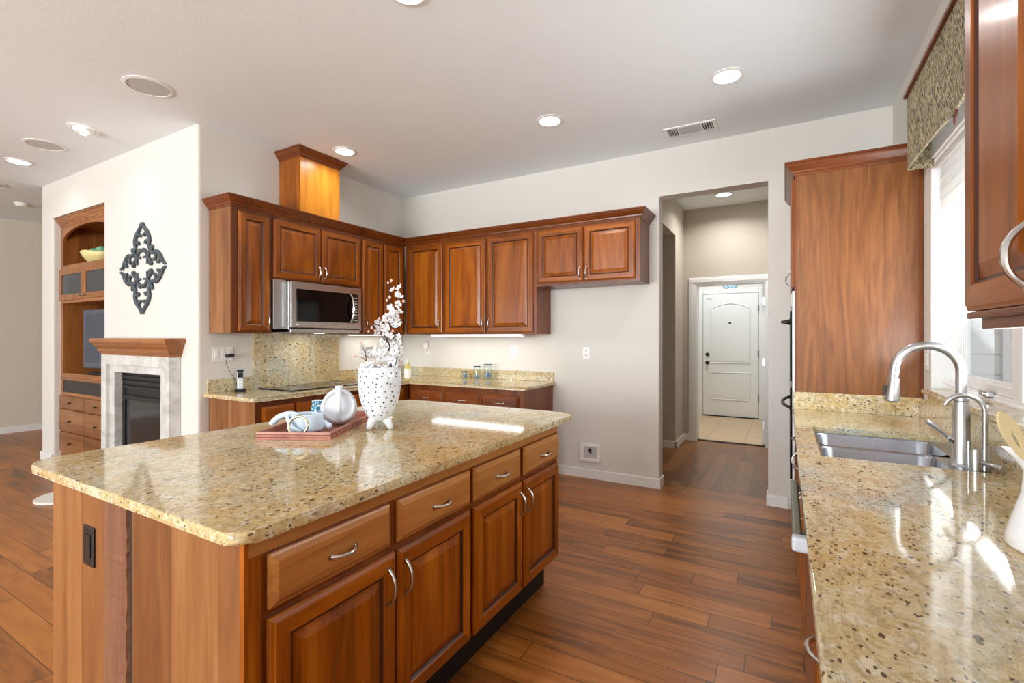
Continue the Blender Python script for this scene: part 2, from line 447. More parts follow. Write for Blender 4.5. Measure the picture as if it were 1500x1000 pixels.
def prism(bm, poly, z0, z1, mi=0, bev=0.0, seg=3, both=True):
    a = [bm.verts.new((x, y, z0)) for x, y in poly]; b = [bm.verts.new((x, y, z1)) for x, y in poly]
    n = len(poly); fs = [bm.faces.new(a[::-1]), bm.faces.new(b)]
    for k in range(n): fs.append(bm.faces.new((a[k], a[(k+1) % n], b[(k+1) % n], b[k])))
    for f in fs: f.material_index = mi
    if bev > 0:
        es = list(fs[1].edges)+(list(fs[0].edges) if both else [])
        bmesh.ops.bevel(bm, geom=es, offset=bev, segments=seg, profile=0.5, affect='EDGES')
    return bm
def rpoly(pts, rads, n=6):
    out = []; m = len(pts)
    for i in range(m):
        p = Vector(pts[i]); r = rads[i] if isinstance(rads, (list, tuple)) else rads
        if r <= 0: out.append(tuple(p)); continue
        a = (Vector(pts[i-1])-p).normalized(); b = (Vector(pts[(i+1) % m])-p).normalized()
        s = p+a*r; e = p+b*r; c = p+a*r+b*r
        for k in range(n+1):
            t = k/n*pi/2
            q = c-(b*r)*cos(t)-(a*r)*sin(t)
            out.append((q.x, q.y))
    return out
def profile_extrude(bm, prof, path, mi=0):
    # prof: (out, z) points; path: list of (x, y, nx, ny) stations with mitre normals
    rings = [[bm.verts.new((x+nx*o, y+ny*o, z)) for o, z in prof] for x, y, nx, ny in path]
    n = len(prof)
    for a, b in zip(rings[:-1], rings[1:]):
        for k in range(n): bm.faces.new((a[k], a[(k+1) % n], b[(k+1) % n], b[k])).material_index = mi
    bm.faces.new(rings[0]); bm.faces.new(rings[-1][::-1])
CROWN = [(0, 0), (0.006, 0), (0.010, 0.012), (0.018, 0.016), (0.020, 0.026), (0.034, 0.040), (0.046, 0.056), (0.050, 0.066), (0.058, 0.069), (0.058, 0.080), (0, 0.080)]

# raised panel door in local frame: x along width, z up, front faces -y
def ring_panel(bm, x0, x1, z0, z1, yb, rings, mi_v=0, mi_h=1, hring=None):
    rs = []
    for ins, dep in rings:
        rs.append([bm.verts.new(p) for p in ((x0+ins, yb-dep, z0+ins), (x1-ins, yb-dep, z0+ins), (x1-ins, yb-dep, z1-ins), (x0+ins, yb-dep, z1-ins))])
    bm.faces.new(rs[0]).material_index = mi_v
    for q, (a, b) in enumerate(zip(rs[:-1], rs[1:])):
        for k in range(4):
            f = bm.faces.new((a[k], a[(k+1) % 4], b[(k+1) % 4], b[k]))
            f.material_index = 2 if (hring and q in (6, 7)) else (mi_h if k in (0, 2) and (hring is None or q < hring) else mi_v)
    bm.faces.new(rs[-1]).material_index = mi_v
DOORP = [(0, 0), (0, 0.010), (0.004, 0.014), (0.010, 0.0165), (0.014, 0.020), (0.052, 0.020), (0.056, 0.016), (0.062, 0.010), (0.066, 0.009), (0.074, 0.011), (0.094, 0.018), (0.097, 0.018)]
DRAWP = [(0, 0), (0, 0.009), (0.006, 0.012), (0.018, 0.020), (0.022, 0.020)]
def door(parent, x0, x1, z0, z1, yb, mats=None, name='door', prof=None):
    bm = B(); ring_panel(bm, x0, x1, z0, z1, yb, prof or DOORP, hring=6)
    return obj(name, bm, (mats or [M['wood_z'], M['wood_x']])+[M['glaze']], parent)
def drawer(parent, x0, x1, z0, z1, yb, mat=None):
    bm = B(); ring_panel(bm, x0, x1, z0, z1, yb, DRAWP, 0, 0)
    return obj('drawer', bm, mat or M['wood_x'], parent)
def bow(bm, c, axis, L=0.10, out=0.028, r=0.0052, outdir=(0, -1, 0)):
    c = Vector(c); ax = Vector(axis); od = Vector(outdir); pts = []; rr = []
    for k in range(15):
        t = k/14; a = -1+2*t
        pts.append(c+ax*(a*L/2)+od*(out*(1-abs(a)**2.4))); rr.append(r*(0.85+0.3*(1-abs(a))))
    tube(bm, pts, rr, 10)
    for s in (-1, 1): cyl(bm, c+ax*(s*L/2)-od*0.002, c+ax*(s*L/2)+od*0.004, r*1.25, 12)
def pull(parent, c, axis, mat='nickel', **kw):
    bm = B(); bow(bm, c, axis, **kw); return obj('handle', bm, M[mat], parent, smooth=True)
def knob(parent, c, mat='bronze', r=0.013, s=1.0):
    bm = B(); lathe(bm, [(0, 0), (0.006*s, 0), (0.005*s, 0.012*s), (r, 0.018*s), (r, 0.024*s), (0, 0.028*s)], n=16, mat=Matrix.Translation(c) @ Matrix.Rotation(pi/2, 4, 'X'))
    return obj('knob', bm, M[mat], parent, smooth=True)

# ================================================================== SETTING
H = 3.05; YB = 4.40; XL = -4.03; YF = 2.05; XW = 0.68
def boxes(*bs):
    bm = B()
    for b in bs: box(bm, *b)
    return bm
struct('floor', boxes((-9.8, 1.0, -5.9, 4.56, -0.1, 0)), M['floor'])
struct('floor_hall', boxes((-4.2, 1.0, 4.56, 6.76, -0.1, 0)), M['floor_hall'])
struct('floor_entry', boxes((-2.6, 1.0, 6.76, 9.2, -0.1, 0.004)), M['tile'])
struct('ceiling', boxes((-9.8, 1.0, -5.9, 9.2, H, H+0.1)), M['ceil'])
# left (cooktop) wall
struct('wall_left', boxes((XL-0.15, XL, YF+0.15, 4.55, 0, H)), M['wall'])
# fireplace wall with niche opening and firebox opening
bm = B()
NX0, NX1, NZ = -6.94, -5.67, 2.66
FX0, FX1, FZ = -5.31, -4.45, 1.06
vert = lambda c, d: abs(d.z) > 0.9 and c.y < YF+0.01
box(bm, -7.25, NX0, YF, YF+0.15, 0, H, 0.02, 4, sel=vert)
box(bm, NX0, NX1, YF, YF+0.15, NZ, H)
box(bm, NX1, FX0, YF, YF+0.15, 0, H)
box(bm, FX0, FX1, YF, YF+0.15, FZ, H)
box(bm, FX1, XL, YF, YF+0.15, 0, H, 0.022, 4, sel=lambda c, d: abs(d.z) > 0.9 and c.y < YF+0.01 and c.x > XL-0.05)
# niche lining and chase side
box(bm, NX0-0.1, NX0, YF+0.15, 2.80, 0, NZ+0.1)
box(bm, NX1, NX1+0.1, YF+0.15, 2.80, 0, NZ+0.1)
box(bm, NX0-0.1, NX1+0.1, 2.80, 2.90, 0, NZ+0.1)
box(bm, NX0, NX1, YF+0.15, 2.80, NZ, NZ+0.1)
box(bm, -7.25, -7.10, YF+0.15, 4.56, 0, H)
struct('wall_fireplace', bm, M['wall'], smooth=True)
# back wall with hall opening
OX0, OX1, OZ = -0.985, -0.12, 2.63
bm = B()
vb = lambda c, d: abs(d.z) > 0.9 and c.y < YB+0.01
box(bm, XL-0.15, OX0-0.02, YB, YB+0.15, 0, H)
box(bm, OX0-0.02, OX0, YB, YB+0.15, 0, OZ, 0.010, 3, sel=lambda c, d: abs(d.z) > 0.9 and c.x > OX0-0.01)
box(bm, OX0-0.02, OX1+0.02, YB, YB+0.15, OZ, H)
box(bm, OX1, OX1+0.02, YB, YB+0.15, 0, OZ, 0.010, 3, sel=lambda c, d: abs(d.z) > 0.9 and c.x < OX1+0.01)
box(bm, OX1+0.02, XW+0.15, YB, YB+0.15, 0, H)
struct('wall_back', bm, M['wall'], smooth=True)
# window wall with recess
WY0, WY1, WZ0, WZ1 = 1.62, 3.34, 1.06, 2.30
struct('wall_window', boxes((XW, XW+0.15, -5.9, WY0, 0, H), (XW, XW+0.15, WY1, 4.40, 0, H), (XW, XW+0.15, WY0, WY1, 0, WZ0), (XW, XW+0.15, WY0, WY1, WZ1, H)), M['wall'])
# far walls of the great room and rear wall with two window openings
struct('wall_far', boxes((-9.75, -9.60, -5.9, 4.56, 0, H), (-9.60, -7.25, 4.56, 4.70, 0, H)), M['wall_far'])
struct('wall_rear', boxes((-9.6, -8.8, -5.7, -5.55, 0, H), (-5.2, -4.4, -5.7, -5.55, 0, H), (-0.8, 0.68, -5.7, -5.55, 0, H), (-8.8, -5.2, -5.7, -5.55, 0, 0.4), (-8.8, -5.2, -5.7, -5.55, 2.7, H), (-4.4, -0.8, -5.7, -5.55, 0, 0.4), (-4.4, -0.8, -5.7, -5.55, 2.7, H)), M['wall'])
# hall
bm = B()
hx = -1.17
box(bm, hx-0.15, hx, 4.55, 4.75, 0, H)
box(bm, hx-0.15, hx, 4.75, 6.10, 2.62, H)
box(bm, hx-0.15, hx, 6.10, 6.67, 0, H)
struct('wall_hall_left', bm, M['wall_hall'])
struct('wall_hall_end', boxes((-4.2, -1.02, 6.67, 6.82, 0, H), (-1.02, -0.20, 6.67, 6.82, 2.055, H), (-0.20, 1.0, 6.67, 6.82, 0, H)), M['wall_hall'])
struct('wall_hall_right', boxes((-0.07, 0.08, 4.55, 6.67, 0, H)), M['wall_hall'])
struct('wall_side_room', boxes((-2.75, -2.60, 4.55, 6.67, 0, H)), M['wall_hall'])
struct('wall_entry', boxes((-2.6, 1.0, 8.97, 9.12, 0, H), (-2.75, -2.6, 6.82, 9.12, 0, H), (0.85, 1.0, 6.82, 8.97, 0, H)), M['wall'])
# baseboards
def bboard(name, segs):
    bm = B()
    for x0, x1, y0, y1 in segs: box(bm, x0, x1, y0, y1, 0, 0.088, 0.005, 2, sel=lambda c, d: c.z > 0.08)
    return struct(name, bm, M['white'])
bboard('baseboard_back', [(-2.02, OX0+0.012, YB-0.012, YB), (OX0, OX0+0.012, YB, YB+0.15), (OX1-0.012, 0.02, YB-0.012, YB), (OX1-0.012, OX1, YB, YB+0.15)])
bboard('baseboard_hall', [(hx, hx+0.012, 6.088, 6.658), (hx-0.15, hx+0.012, 6.088, 6.10), (hx, -1.105, 6.658, 6.67)])
bboard('baseboard_far', [(-9.6, -9.588, -5.55, 4.56)])
bboard('baseboard_fireplace', [(-7.262, NX0, YF-0.012, YF), (-7.262, -7.25, YF, 4.56), (NX1, -5.50, YF-0.012, YF), (-4.27, XL+0.012, YF-0.012, YF), (XL, XL+0.012, YF, 2.12)])
bboard('baseboard_entry', [(-2.6, -1.32, 8.958, 8.97), (-0.30, 0.85, 8.958, 8.97)])

# door casing to the entry room
bm = B()
for x0, x1, z0, z1 in ((-1.108, -1.02, 0, 2.055), (-0.20, -0.112, 0, 2.055)):
    box(bm, x0, x1, 6.650, 6.67, z0, z1, 0.006)
    box(bm, x0+0.02, x1-0.02, 6.642, 6.652, z0, z1, 0.004)
box(bm, -1.108, -0.112, 6.650, 6.67, 2.055, 2.143, 0.006)
box(bm, -1.09, -0.13, 6.642, 6.652, 2.075, 2.123, 0.004)
box(bm, -1.02, -1.005, 6.66, 6.83, 0, 2.055); box(bm, -0.215, -0.20, 6.66, 6.83, 0, 2.055); box(bm, -1.005, -0.215, 6.66, 6.83, 2.04, 2.055)
struct('trim_1', bm, M['white'])
# threshold strip
struct('trim_2', boxes((-1.005, -0.215, 6.74, 6.78, 0.0, 0.010)), M['dark'])
# open door leaf standing in the entry, hinges on its edge
dl = struct('door_2', boxes((-0.256, -0.22, 6.845, 7.62, 0.012, 2.035)), M['white'])
for z in (0.25, 1.05, 1.82):
    bm = B(); box(bm, -0.250, -0.226, 6.838, 6.846, z-0.05, z+0.05); cyl(bm, (-0.222, 6.84, z-0.05), (-0.222, 6.84, z+0.05), 0.006, 10)
    obj('hinge', bm, M['nickel'], dl)
# entry door
DX0, DX1, DZ = -1.241, -0.393, 2.105
bm = B()
yd = 8.93
def molded(bm, pts, w, y):
    t = [Vector((x, y, z)) for x, z in pts]
    tube(bm, t+[t[0]], w, 8, cap=False, flat=1.0)
box(bm, DX0, DX1, yd, yd+0.04, 0.02, DZ)
arch = [(-1.119, 1.852)]+[(-1.119+0.605*k/16, 1.852+0.09*(1-((k-8)/8.0)**2)) for k in range(1, 16)]+[(-0.514, 1.852), (-0.514, 0.925), (-1.119, 0.925)]
molded(bm, arch, 0.011, yd)
molded(bm, [(-1.119, 0.76), (-0.514, 0.76), (-0.514, 0.30), (-1.119, 0.30)], 0.011, yd)
prism_pts = [(x*0.94-0.049, 1.39+(z-1.39)*0.94) for x, z in arch]
ed = struct('door_1', bm, M['white'], smooth=True)
bm = B()
f1 = [bm.verts.new((x, yd-0.006, z)) for x, z in prism_pts]; bm.faces.new(f1)
f2 = [bm.verts.new((x, yd, z)) for x, z in prism_pts]
for k in range(len(f1)): bm.faces.new((f1[k], f1[(k+1) % len(f1)], f2[(k+1) % len(f1)], f2[k]))
box(bm, -1.085, -0.548, yd-0.006, yd, 0.334, 0.726)
obj('panel', bm, M['white'], ed)
bm = B(); lathe(bm, [(0, 0), (0.032, 0), (0.032, 0.008), (0.012, 0.012), (0.012, 0.04), (0.026, 0.05), (0.03, 0.065), (0.02, 0.078), (0, 0.08)], n=24, mat=Matrix.Translation((-1.174, yd, 0.925)) @ Matrix.Rotation(pi/2, 4, 'X'))
obj('knob', bm, M['bronze'], ed, smooth=True)
bm = B(); lathe(bm, [(0, 0), (0.032, 0), (0.03, 0.014), (0.018, 0.018), (0, 0.02)], n=24, mat=Matrix.Translation((-1.174, yd, 1.066)) @ Matrix.Rotation(pi/2, 4, 'X'))
obj('deadbolt', bm, M['bronze'], ed, smooth=True)
bm = B(); box(bm, -0.835, -0.797, yd-0.012, yd, 1.59, 1.625, 0.005); obj('door_viewer', bm, M['black'], ed)
bm = B(); box(bm, -0.826, -0.79, yd-0.004, yd, 1.535, 1.575, 0.004); obj('door_tag', bm, M['steel'], ed)
bm = B(); box(bm, -1.18, -1.10, yd-0.004, yd, 2.02, 2.04); obj('door_sticker', bm, M['speaker'], ed)
for z in (0.35, 1.1, 1.85):
    bm = B(); cyl(bm, (DX1+0.006, yd-0.002, z-0.05), (DX1+0.006, yd-0.002, z+0.05), 0.007, 10); obj('hinge', bm, M['bronze'], ed)
bm = B(); box(bm, DX0-0.005, DX1+0.005, yd-0.03, yd+0.04, 0.004, 0.02); obj('threshold', bm, M['dark'], ed)
bm = B()
for x0, x1, z0, z1 in ((DX0-0.085, DX0-0.012, 0.004, DZ+0.09), (DX1+0.012, DX1+0.085, 0.004, DZ+0.09), (DX0-0.012, DX1+0.012, DZ+0.012, DZ+0.09)):
    box(bm, x0, x1, 8.948, 8.97, z0, z1, 0.006)
struct('trim_3', bm, M['white'])
# round sign above the entry door
sg = thing('round_sign', 'round pale blue sign hung above the white entry door', 'sign', (-0.815, 8.97, 2.32))
bm = B(); lathe(bm, [(0, 0), (0.13, 0), (0.13, 0.010), (0, 0.012)], n=40, mat=Matrix.Rotation(pi/2, 4, 'X')); obj('board', bm, M['sign'], sg)
bm = B(); tube(bm, [(0.13*cos(a*pi/20), -0.010, 0.13*sin(a*pi/20)) for a in range(41)], 0.006, 8, cap=False); obj('rim', bm, M['signrim'], sg, smooth=True)
bm = B()
for k in range(-4, 5):
    a = -pi/2+k*0.24; box(bm, 0.095*cos(a)-0.006, 0.095*cos(a)+0.006, -0.014, -0.011, 0.095*sin(a)-0.010, 0.095*sin(a)+0.010)
obj('lettering', bm, M['signrim'], sg)

# ------------------------------------------------------------------ window over the sink
wx = 0.775
bm = B()
fr = 0.05
def frame_yz(bm, x0, x1, y0, y1, z0, z1, w, bev=0.004):
    box(bm, x0, x1, y0, y1, z0, z0+w, bev); box(bm, x0, x1, y0, y1, z1-w, z1, bev)
    box(bm, x0, x1, y0, y0+w, z0+w, z1-w, bev); box(bm, x0, x1, y1-w, y1, z0+w, z1-w, bev)
frame_yz(bm, wx, wx+0.055, WY0, WY1, WZ0+0.022, WZ1, 0.035)
frame_yz(bm, wx-0.012, wx+0.02, WY0, WY1, WZ0+0.022, WZ1, 0.018)
ym = 2.56
box(bm, wx, wx+0.055, ym-0.045, ym+0.045, WZ0+0.05, WZ1-0.03, 0.004)
# white lined jambs and head of the recess
box(bm, XW-0.002, wx, WY1-0.012, WY1, WZ0+0.03, WZ1); box(bm, XW-0.002, wx, WY0, WY0+0.012, WZ0+0.03, WZ1); box(bm, XW-0.002, wx, WY0, WY1, WZ1-0.012, WZ1)
box(bm, XW-0.014, XW-0.001, WY0-0.02, WY1+0.0, WZ1, WZ1+0.12, 0.003)
w1 = struct('window_1', bm, M['vinyl'])
for a, b in ((ym+0.045, WY1-0.035), (WY0+0.035, ym-0.045)):
    bm = B(); frame_yz(bm, wx+0.008, wx+0.046, a, b, WZ0+0.058, WZ1-0.036, 0.042); frame_yz(bm, wx+0.014, wx+0.04, a+0.04, b-0.04, WZ0+0.098, WZ1-0.076, 0.016)
    s = obj('sash', bm, M['vinyl'], w1)
    bm = B(); box(bm, wx+0.026, wx+0.030, a+0.05, b-0.05, WZ0+0.11, WZ1-0.086); obj('glass', bm, M['pane'], s)
bm = B(); box(bm, wx-0.022, wx+0.004, 2.80, 2.90, WZ0+0.045, WZ0+0.068, 0.004); box(bm, wx-0.03, wx-0.012, 2.82, 2.86, WZ0+0.052, WZ0+0.062, 0.003)
obj('crank', bm, M['steel'], w1)
bm = B(); cyl(bm, (wx-0.03, 3.10, WZ0+0.05), (wx-0.07, 3.22, WZ0+0.075), 0.008, 10); box(bm, wx-0.05, wx, 2.98, 3.12, WZ0+0.03, WZ0+0.05, 0.004); obj('crank_arm', bm, M['vinyl'], w1)
# pleated shade in the recess top
sh = thing('pleated_blind', 'white pleated blind drawn up at the top of the sink window', 'blind', (0.725, 2.48, 2.03))
bm = B()
for k in range(4):
    z = k*0.058
    bm2 = [(-0.014, z), (0.0, z-0.006), (0.016, z), (0.016, z+0.056), (-0.009, z+0.056)]
    a = [bm.verts.new((x, WY0-2.48+0.02, zz)) for x, zz in bm2]; b = [bm.verts.new((x, WY1-2.48-0.02, zz)) for x, zz in bm2]
    bm.faces.new(a); bm.faces.new(b[::-1])
    for i in range(5): bm.faces.new((a[i], a[(i+1) % 5], b[(i+1) % 5], b[i]))
obj('pleats', bm, M['blind'], sh)
bm = B(); box(bm, -0.03, 0.025, WY0-2.48+0.014, WY1-2.48-0.014, 0.228, 0.256, 0.004); obj('headrail', bm, M['vinyl'], sh)
# granite sill
bm = B(); box(bm, XW-0.048, wx+0.01, WY0-0.03, WY1-0.03, WZ0, WZ0+0.03, 0.012, 4, sel=lambda c, d: abs(d.y) > 0.9 and c.x < XW)
o = struct('window_sill', bm, M['granite'], smooth=True)
# neighbour's house outside
nh = thing('neighbour_house', 'white sided house wall with a grey window outside the sink window', 'house', (1.95, 6.5, 0))
bm = B()
box(bm, -0.9, 5.0, 0, 0.3, -0.5, 5.0)
for k in range(24): box(bm, -0.9, 5.0, -0.012, 0, -0.4+k*0.2, -0.4+k*0.2+0.185)
obj('siding', bm, M['siding'], nh)
bm = B()
for a in ((-0.10, 0.62, 0.52, 0.60), (-0.10, 0.62, 2.30, 2.38), (-0.10, -0.04, 0.60, 2.30), (0.56, 0.62, 0.60, 2.30), (-0.04, 0.56, 1.27, 1.32)): box(bm, a[0], a[1], -0.05, -0.005, a[2], a[3], 0.004)
obj('window_frame', bm, M['vinyl'], nh)
bm = B(); box(bm, -0.05, 0.57, -0.03, -0.012, 0.58, 2.32); obj('window_glass', bm, M['greyglass'], nh)

# valance
vl = thing('window_valance', 'patterned olive fabric valance with pleat above the sink window', 'valance', (0.57, 2.45, 0))
vy0, vy1 = 1.58-2.45, 3.285-2.45
bm = B()
zt, zb = 2.645, 2.262
def vpanel(bm, y0, y1, f):
    n = 16; pts = []
    for k in range(n+1):
        t = k/n; y = y0+(y1-y0)*t
        x = -0.006*sin(pi*t)-0.004*sin(3*pi*t)
        pts.append((x, y, zb-0.02*f(t)))
    front = [[bm.verts.new((x*((zt-z)/(zt-zb) if False else q), y, zt+(z-zt)*q)) for q in (0, 0.25, 0.5, 0.75, 1.0)] for x, y, z in pts]
    back = [[bm.verts.new((0.006, y, zt+(z-zt)*q)) for q in (0, 0.25, 0.5, 0.75, 1.0)] for x, y, z in pts]
    for A in (front, back):
        for a, b in zip(A[:-1], A[1:]):
            for k in range(4): bm.faces.new((a[k], a[k+1], b[k+1], b[k]))
    for a, b, c, d in zip(front[:-1], front[1:], back[:-1], back[1:]):
        bm.faces.new((a[4], b[4], d[4], c[4])); bm.faces.new((a[0], b[0], d[0], c[0]))
    for A in (0, -1):
        for k in range(4): bm.faces.new((front[A][k], front[A][k+1], back[A][k+1], back[A][k]))
vpanel(bm, 0.035, vy1, lambda t: 1.6*(1-t)**2*0.9)
vpanel(bm, vy0, 0.030, lambda t: 1.6*t**2*0.9)
box(bm, 0.0, XW-0.57, vy1-0.006, vy1, zb-0.005, zt); box(bm, 0.0, XW-0.57, vy0, vy0+0.006, zb-0.005, zt)
obj('fabric', bm, M['fabric'], vl)
bm = B()
for s, y in ((1, 0.032),):
    q = [(-0.002, y-0.05, zb+0.10), (0.012, y+0.05, zb+0.10), (0.012, y+0.045, zb-0.055), (-0.002, y-0.05, zb-0.04)]
    a = [bm.verts.new(p) for p in q]; b = [bm.verts.new((p[0]+0.006, p[1], p[2])) for p in q]
    bm.faces.new(a); bm.faces.new(b)
    for k in range(4): bm.faces.new((a[k], a[(k+1) % 4], b[(k+1) % 4], b[k]))
obj('lining', bm, M['maroon'], vl)
bm = B(); box(bm, 0.0075, 0.0095, vy0+0.01, vy1-0.01, zb+0.006, zt-0.004); box(bm, 0.0095, XW-0.58, vy0+0.01, vy1-0.01, zt-0.006, zt-0.003); obj('bounce_backing', bm, M['vinyl'], vl)  # white lining added to bounce light inside the valance
bm = B(); box(bm, -0.016, XW-0.57, vy0-0.01, vy1+0.01, zt, zt+0.022, 0.004); obj('top_board', bm, M['dark_y'], vl)

# ================================================================== CABINETS
def crown(parent, path, z, mat=None):
    bm = B(); profile_extrude(bm, [(o, z+zz) for o, zz in CROWN], path); return obj('crown_molding', bm, mat or M['dark_x'], parent)
# ---- left-wall uppers (face +X): local x -> world +y, front -y -> world +x
UZ0, UZ1 = 1.395, 2.385
FXL = -3.715   # carcass face plane
def upper_left(name, label, y0, y1, z0, doors, hands, panel_left=False, depth=None):
    t = thing(name, label, 'cabinet', (FXL, y0, 0), pi/2, 'cherry wall cabinets')
    w = y1-y0; d = (FXL-XL-0.001)
    bm = B(); box(bm, 0, w, 0.002, d, z0, UZ1); obj('carcass', bm, M['dark_z'], t)
    return t, w, d
t, w, d = upper_left('wall_cabinet', 'narrow single-door cherry wall cabinet left of the microwave', 2.140, 2.468, UZ0, None, None)
bm = B(); box(bm, -0.004, 0, 0.012, d-0.02, UZ0+0.002, UZ1-0.004); obj('end_panel', bm, M['end_z'], t)
dd = door(t, 0.046, 0.304, UZ0+0.015, UZ1-0.03, 0.0); pull(dd, (0.282, -0.02, UZ0+0.105), (0, 0, 1))
t, w, d = upper_left('wall_cabinet', 'two-door cherry wall cabinet directly above the microwave', 2.470, 3.424, 1.852, None, None)
dd = door(t, 0.010, 0.478, 1.865, UZ1-0.03, 0.0); pull(dd, (0.450, -0.02, 1.955), (0, 0, 1))
dd = door(t, 0.486, 0.945, 1.865, UZ1-0.03, 0.0); pull(dd, (0.514, -0.02, 1.955), (0, 0, 1))
t, w, d = upper_left('wall_cabinet', 'two narrow doors of cherry wall cabinet right of the microwave', 3.426, 4.075, UZ0, None, None)
dd = door(t, 0.026, 0.305, UZ0+0.015, UZ1-0.03, 0.0); pull(dd, (0.05, -0.02, UZ0+0.105), (0, 0, 1))
dd = door(t, 0.325, 0.605, UZ0+0.015, UZ1-0.03, 0.0)
# ---- back-wall uppers (face -Y)
FYB = 4.082
def upper_back(name, label, x0, x1, z0):
    t = thing(name, label, 'cabinet', (x0, FYB, 0), 0, 'cherry wall cabinets')
    bm = B(); box(bm, 0, x1-x0, 0.002, YB-FYB-0.001, z0, UZ1); obj('carcass', bm, M['dark_z'], t); return t
t = upper_back('wall_cabinet', 'single-door cherry wall cabinet in the back corner behind the blossoms', -3.700, -3.158, UZ0)
dd = door(t, 0.040, 0.520, UZ0+0.015, UZ1-0.022, 0.0); pull(dd, (0.492, -0.02, UZ0+0.105), (0, 0, 1))
t = upper_back('wall_cabinet', 'tall two-door cherry wall cabinet above the lit light strip', -3.156, -2.060, UZ0)
dd = door(t, 0.014, 0.524, UZ0+0.015, UZ1-0.022, 0.0); pull(dd, (0.498, -0.02, UZ0+0.105), (0, 0, 1))
dd = door(t, 0.548, 1.062, UZ0+0.015, UZ1-0.022, 0.0); pull(dd, (0.574, -0.02, UZ0+0.105), (0, 0, 1))
t = upper_back('wall_cabinet', 'short two-door cherry wall cabinet high over the empty fridge space', -2.058, -1.075, 1.845)
dd = door(t, 0.014, 0.470, 1.870, UZ1-0.018, 0.0, [M['wood_z'], M['wood_x']]); pull(dd, (0.444, -0.02, 1.945), (0, 0, 1))
dd = door(t, 0.482, 0.945, 1.870, UZ1-0.018, 0.0); pull(dd, (0.508, -0.02, 1.945), (0, 0, 1))
bm = B(); box(bm, 0.983, 0.986, 0.004, YB-FYB-0.002, 1.847, UZ1-0.004); obj('end_panel', bm, M['dark_z'], t)
# crown running over both runs
cr = thing('crown_molding', 'dark cherry crown molding along the tops of the wall cabinets', 'molding')
xf, yf_ = FXL, FYB
crown_path = [(XL+0.002, 2.140, 0, -1), (xf, 2.140, 1, -1), (xf, yf_, 1, -1), (-1.072, yf_, 1, -1), (-1.072, YB-0.002, 1, 0)]
bm = B(); profile_extrude(bm, [(o, UZ1-0.002+zz) for o, zz in CROWN], crown_path); obj('rail', bm, M['dark_x'], cr)
# wooden hood chase box
hd = thing('hood_chase', 'boxy cherry hood chase with crown reaching up to the ceiling', 'hood box', (0, 0, 0))
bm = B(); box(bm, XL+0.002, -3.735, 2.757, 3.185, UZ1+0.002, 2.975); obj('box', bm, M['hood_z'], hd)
bm = B(); box(bm, XL+0.002, -3.745, 2.754, 2.757, UZ1+0.08, 2.975); obj('side_panel', bm, M['wood_z'], hd)
bm = B(); profile_extrude(bm, [(o*0.95, 2.968+zz) for o, zz in CROWN], [(XL+0.002, 2.757, 0, -1), (-3.735, 2.757, 1, -1), (-3.735, 3.185, 1, 1), (XL+0.002, 3.185, 0, 1)]); obj('crown_molding', bm, M['dark_x'], hd)

# ---- microwave
mw = thing('microwave', 'stainless steel over-range microwave under the cherry cabinets', 'microwave', (-3.66, 2.588, 1.405), pi/2)
bm = B(); box(bm, 0, 0.757, 0.002, 0.36, 0.0, 0.435, 0.004); obj('body', bm, M['steel'], mw)
for x0, x1 in ((-0.116, -0.001), (0.758, 0.834)): obj('filler_panel', box(B(), x0, x1, 0.036, 0.05, 0.028, 0.444, 0.002), M['steel'], mw)
bm = B(); box(bm, 0.0, 0.757, -0.034, 0.0, 0.040, 0.433, 0.005, 2); dr = obj('door', bm, M['steel'], mw)
bm = B(); box(bm, 0.05, 0.70, -0.037, -0.0345, 0.095, 0.375, 0.003); obj('window', bm, M['glassblack'], dr)
bm = B(); bow(bm, (0.635, -0.036, 0.235), (0, 0, 1), L=0.275, out=0.045, r=0.011); obj('handle', bm, M['chrome'], dr, smooth=True)
bm = B(); box(bm, 0.655, 0.728, -0.0395, -0.037, 0.098, 0.372, 0.002); cp = obj('control_panel', bm, M['black'], mw)
bm = B()
for r in range(9):
    for c in range(3): box(bm, 0.668+c*0.018, 0.677+c*0.018, -0.0405, -0.0395, 0.115+r*0.027, 0.124+r*0.027)
obj('keypad', bm, M['label'], cp)
bm = B(); lathe(bm, [(0, 0), (0.008, 0), (0.008, 0.002), (0, 0.002)], n=16, mat=Matrix.Translation((0.055, -0.034, 0.068)) @ Matrix.Rotation(pi/2, 4, 'X'))
box(bm, 0.068, 0.088, -0.036, -0.034, 0.063, 0.067); box(bm, 0.068, 0.071, -0.036, -0.034, 0.063, 0.074); box(bm, 0.078, 0.081, -0.036, -0.034, 0.063, 0.074); obj('badge', bm, M['label'], dr)
bm = B(); box(bm, 0.0, 0.757, -0.028, 0.35, -0.004, 0.034, 0.006); obj('vent_base', bm, M['steel'], mw)
bm = B(); box(bm, 0.005, 0.752, -0.030, -0.010, 0.033, 0.041); obj('vent_slot', bm, M['black'], mw)
bm = B(); box(bm, 0.30, 0.38, 0.02, 0.06, -0.008, -0.003); obj('task_lamp', bm, M['lamp'], mw)
o = area('microwave_light', (-3.75, 2.95, 1.39), (0, 0, 0), 0.25, 0.1, 1.2, (1, 0.97, 0.93)); o.name = 'microwave_light'

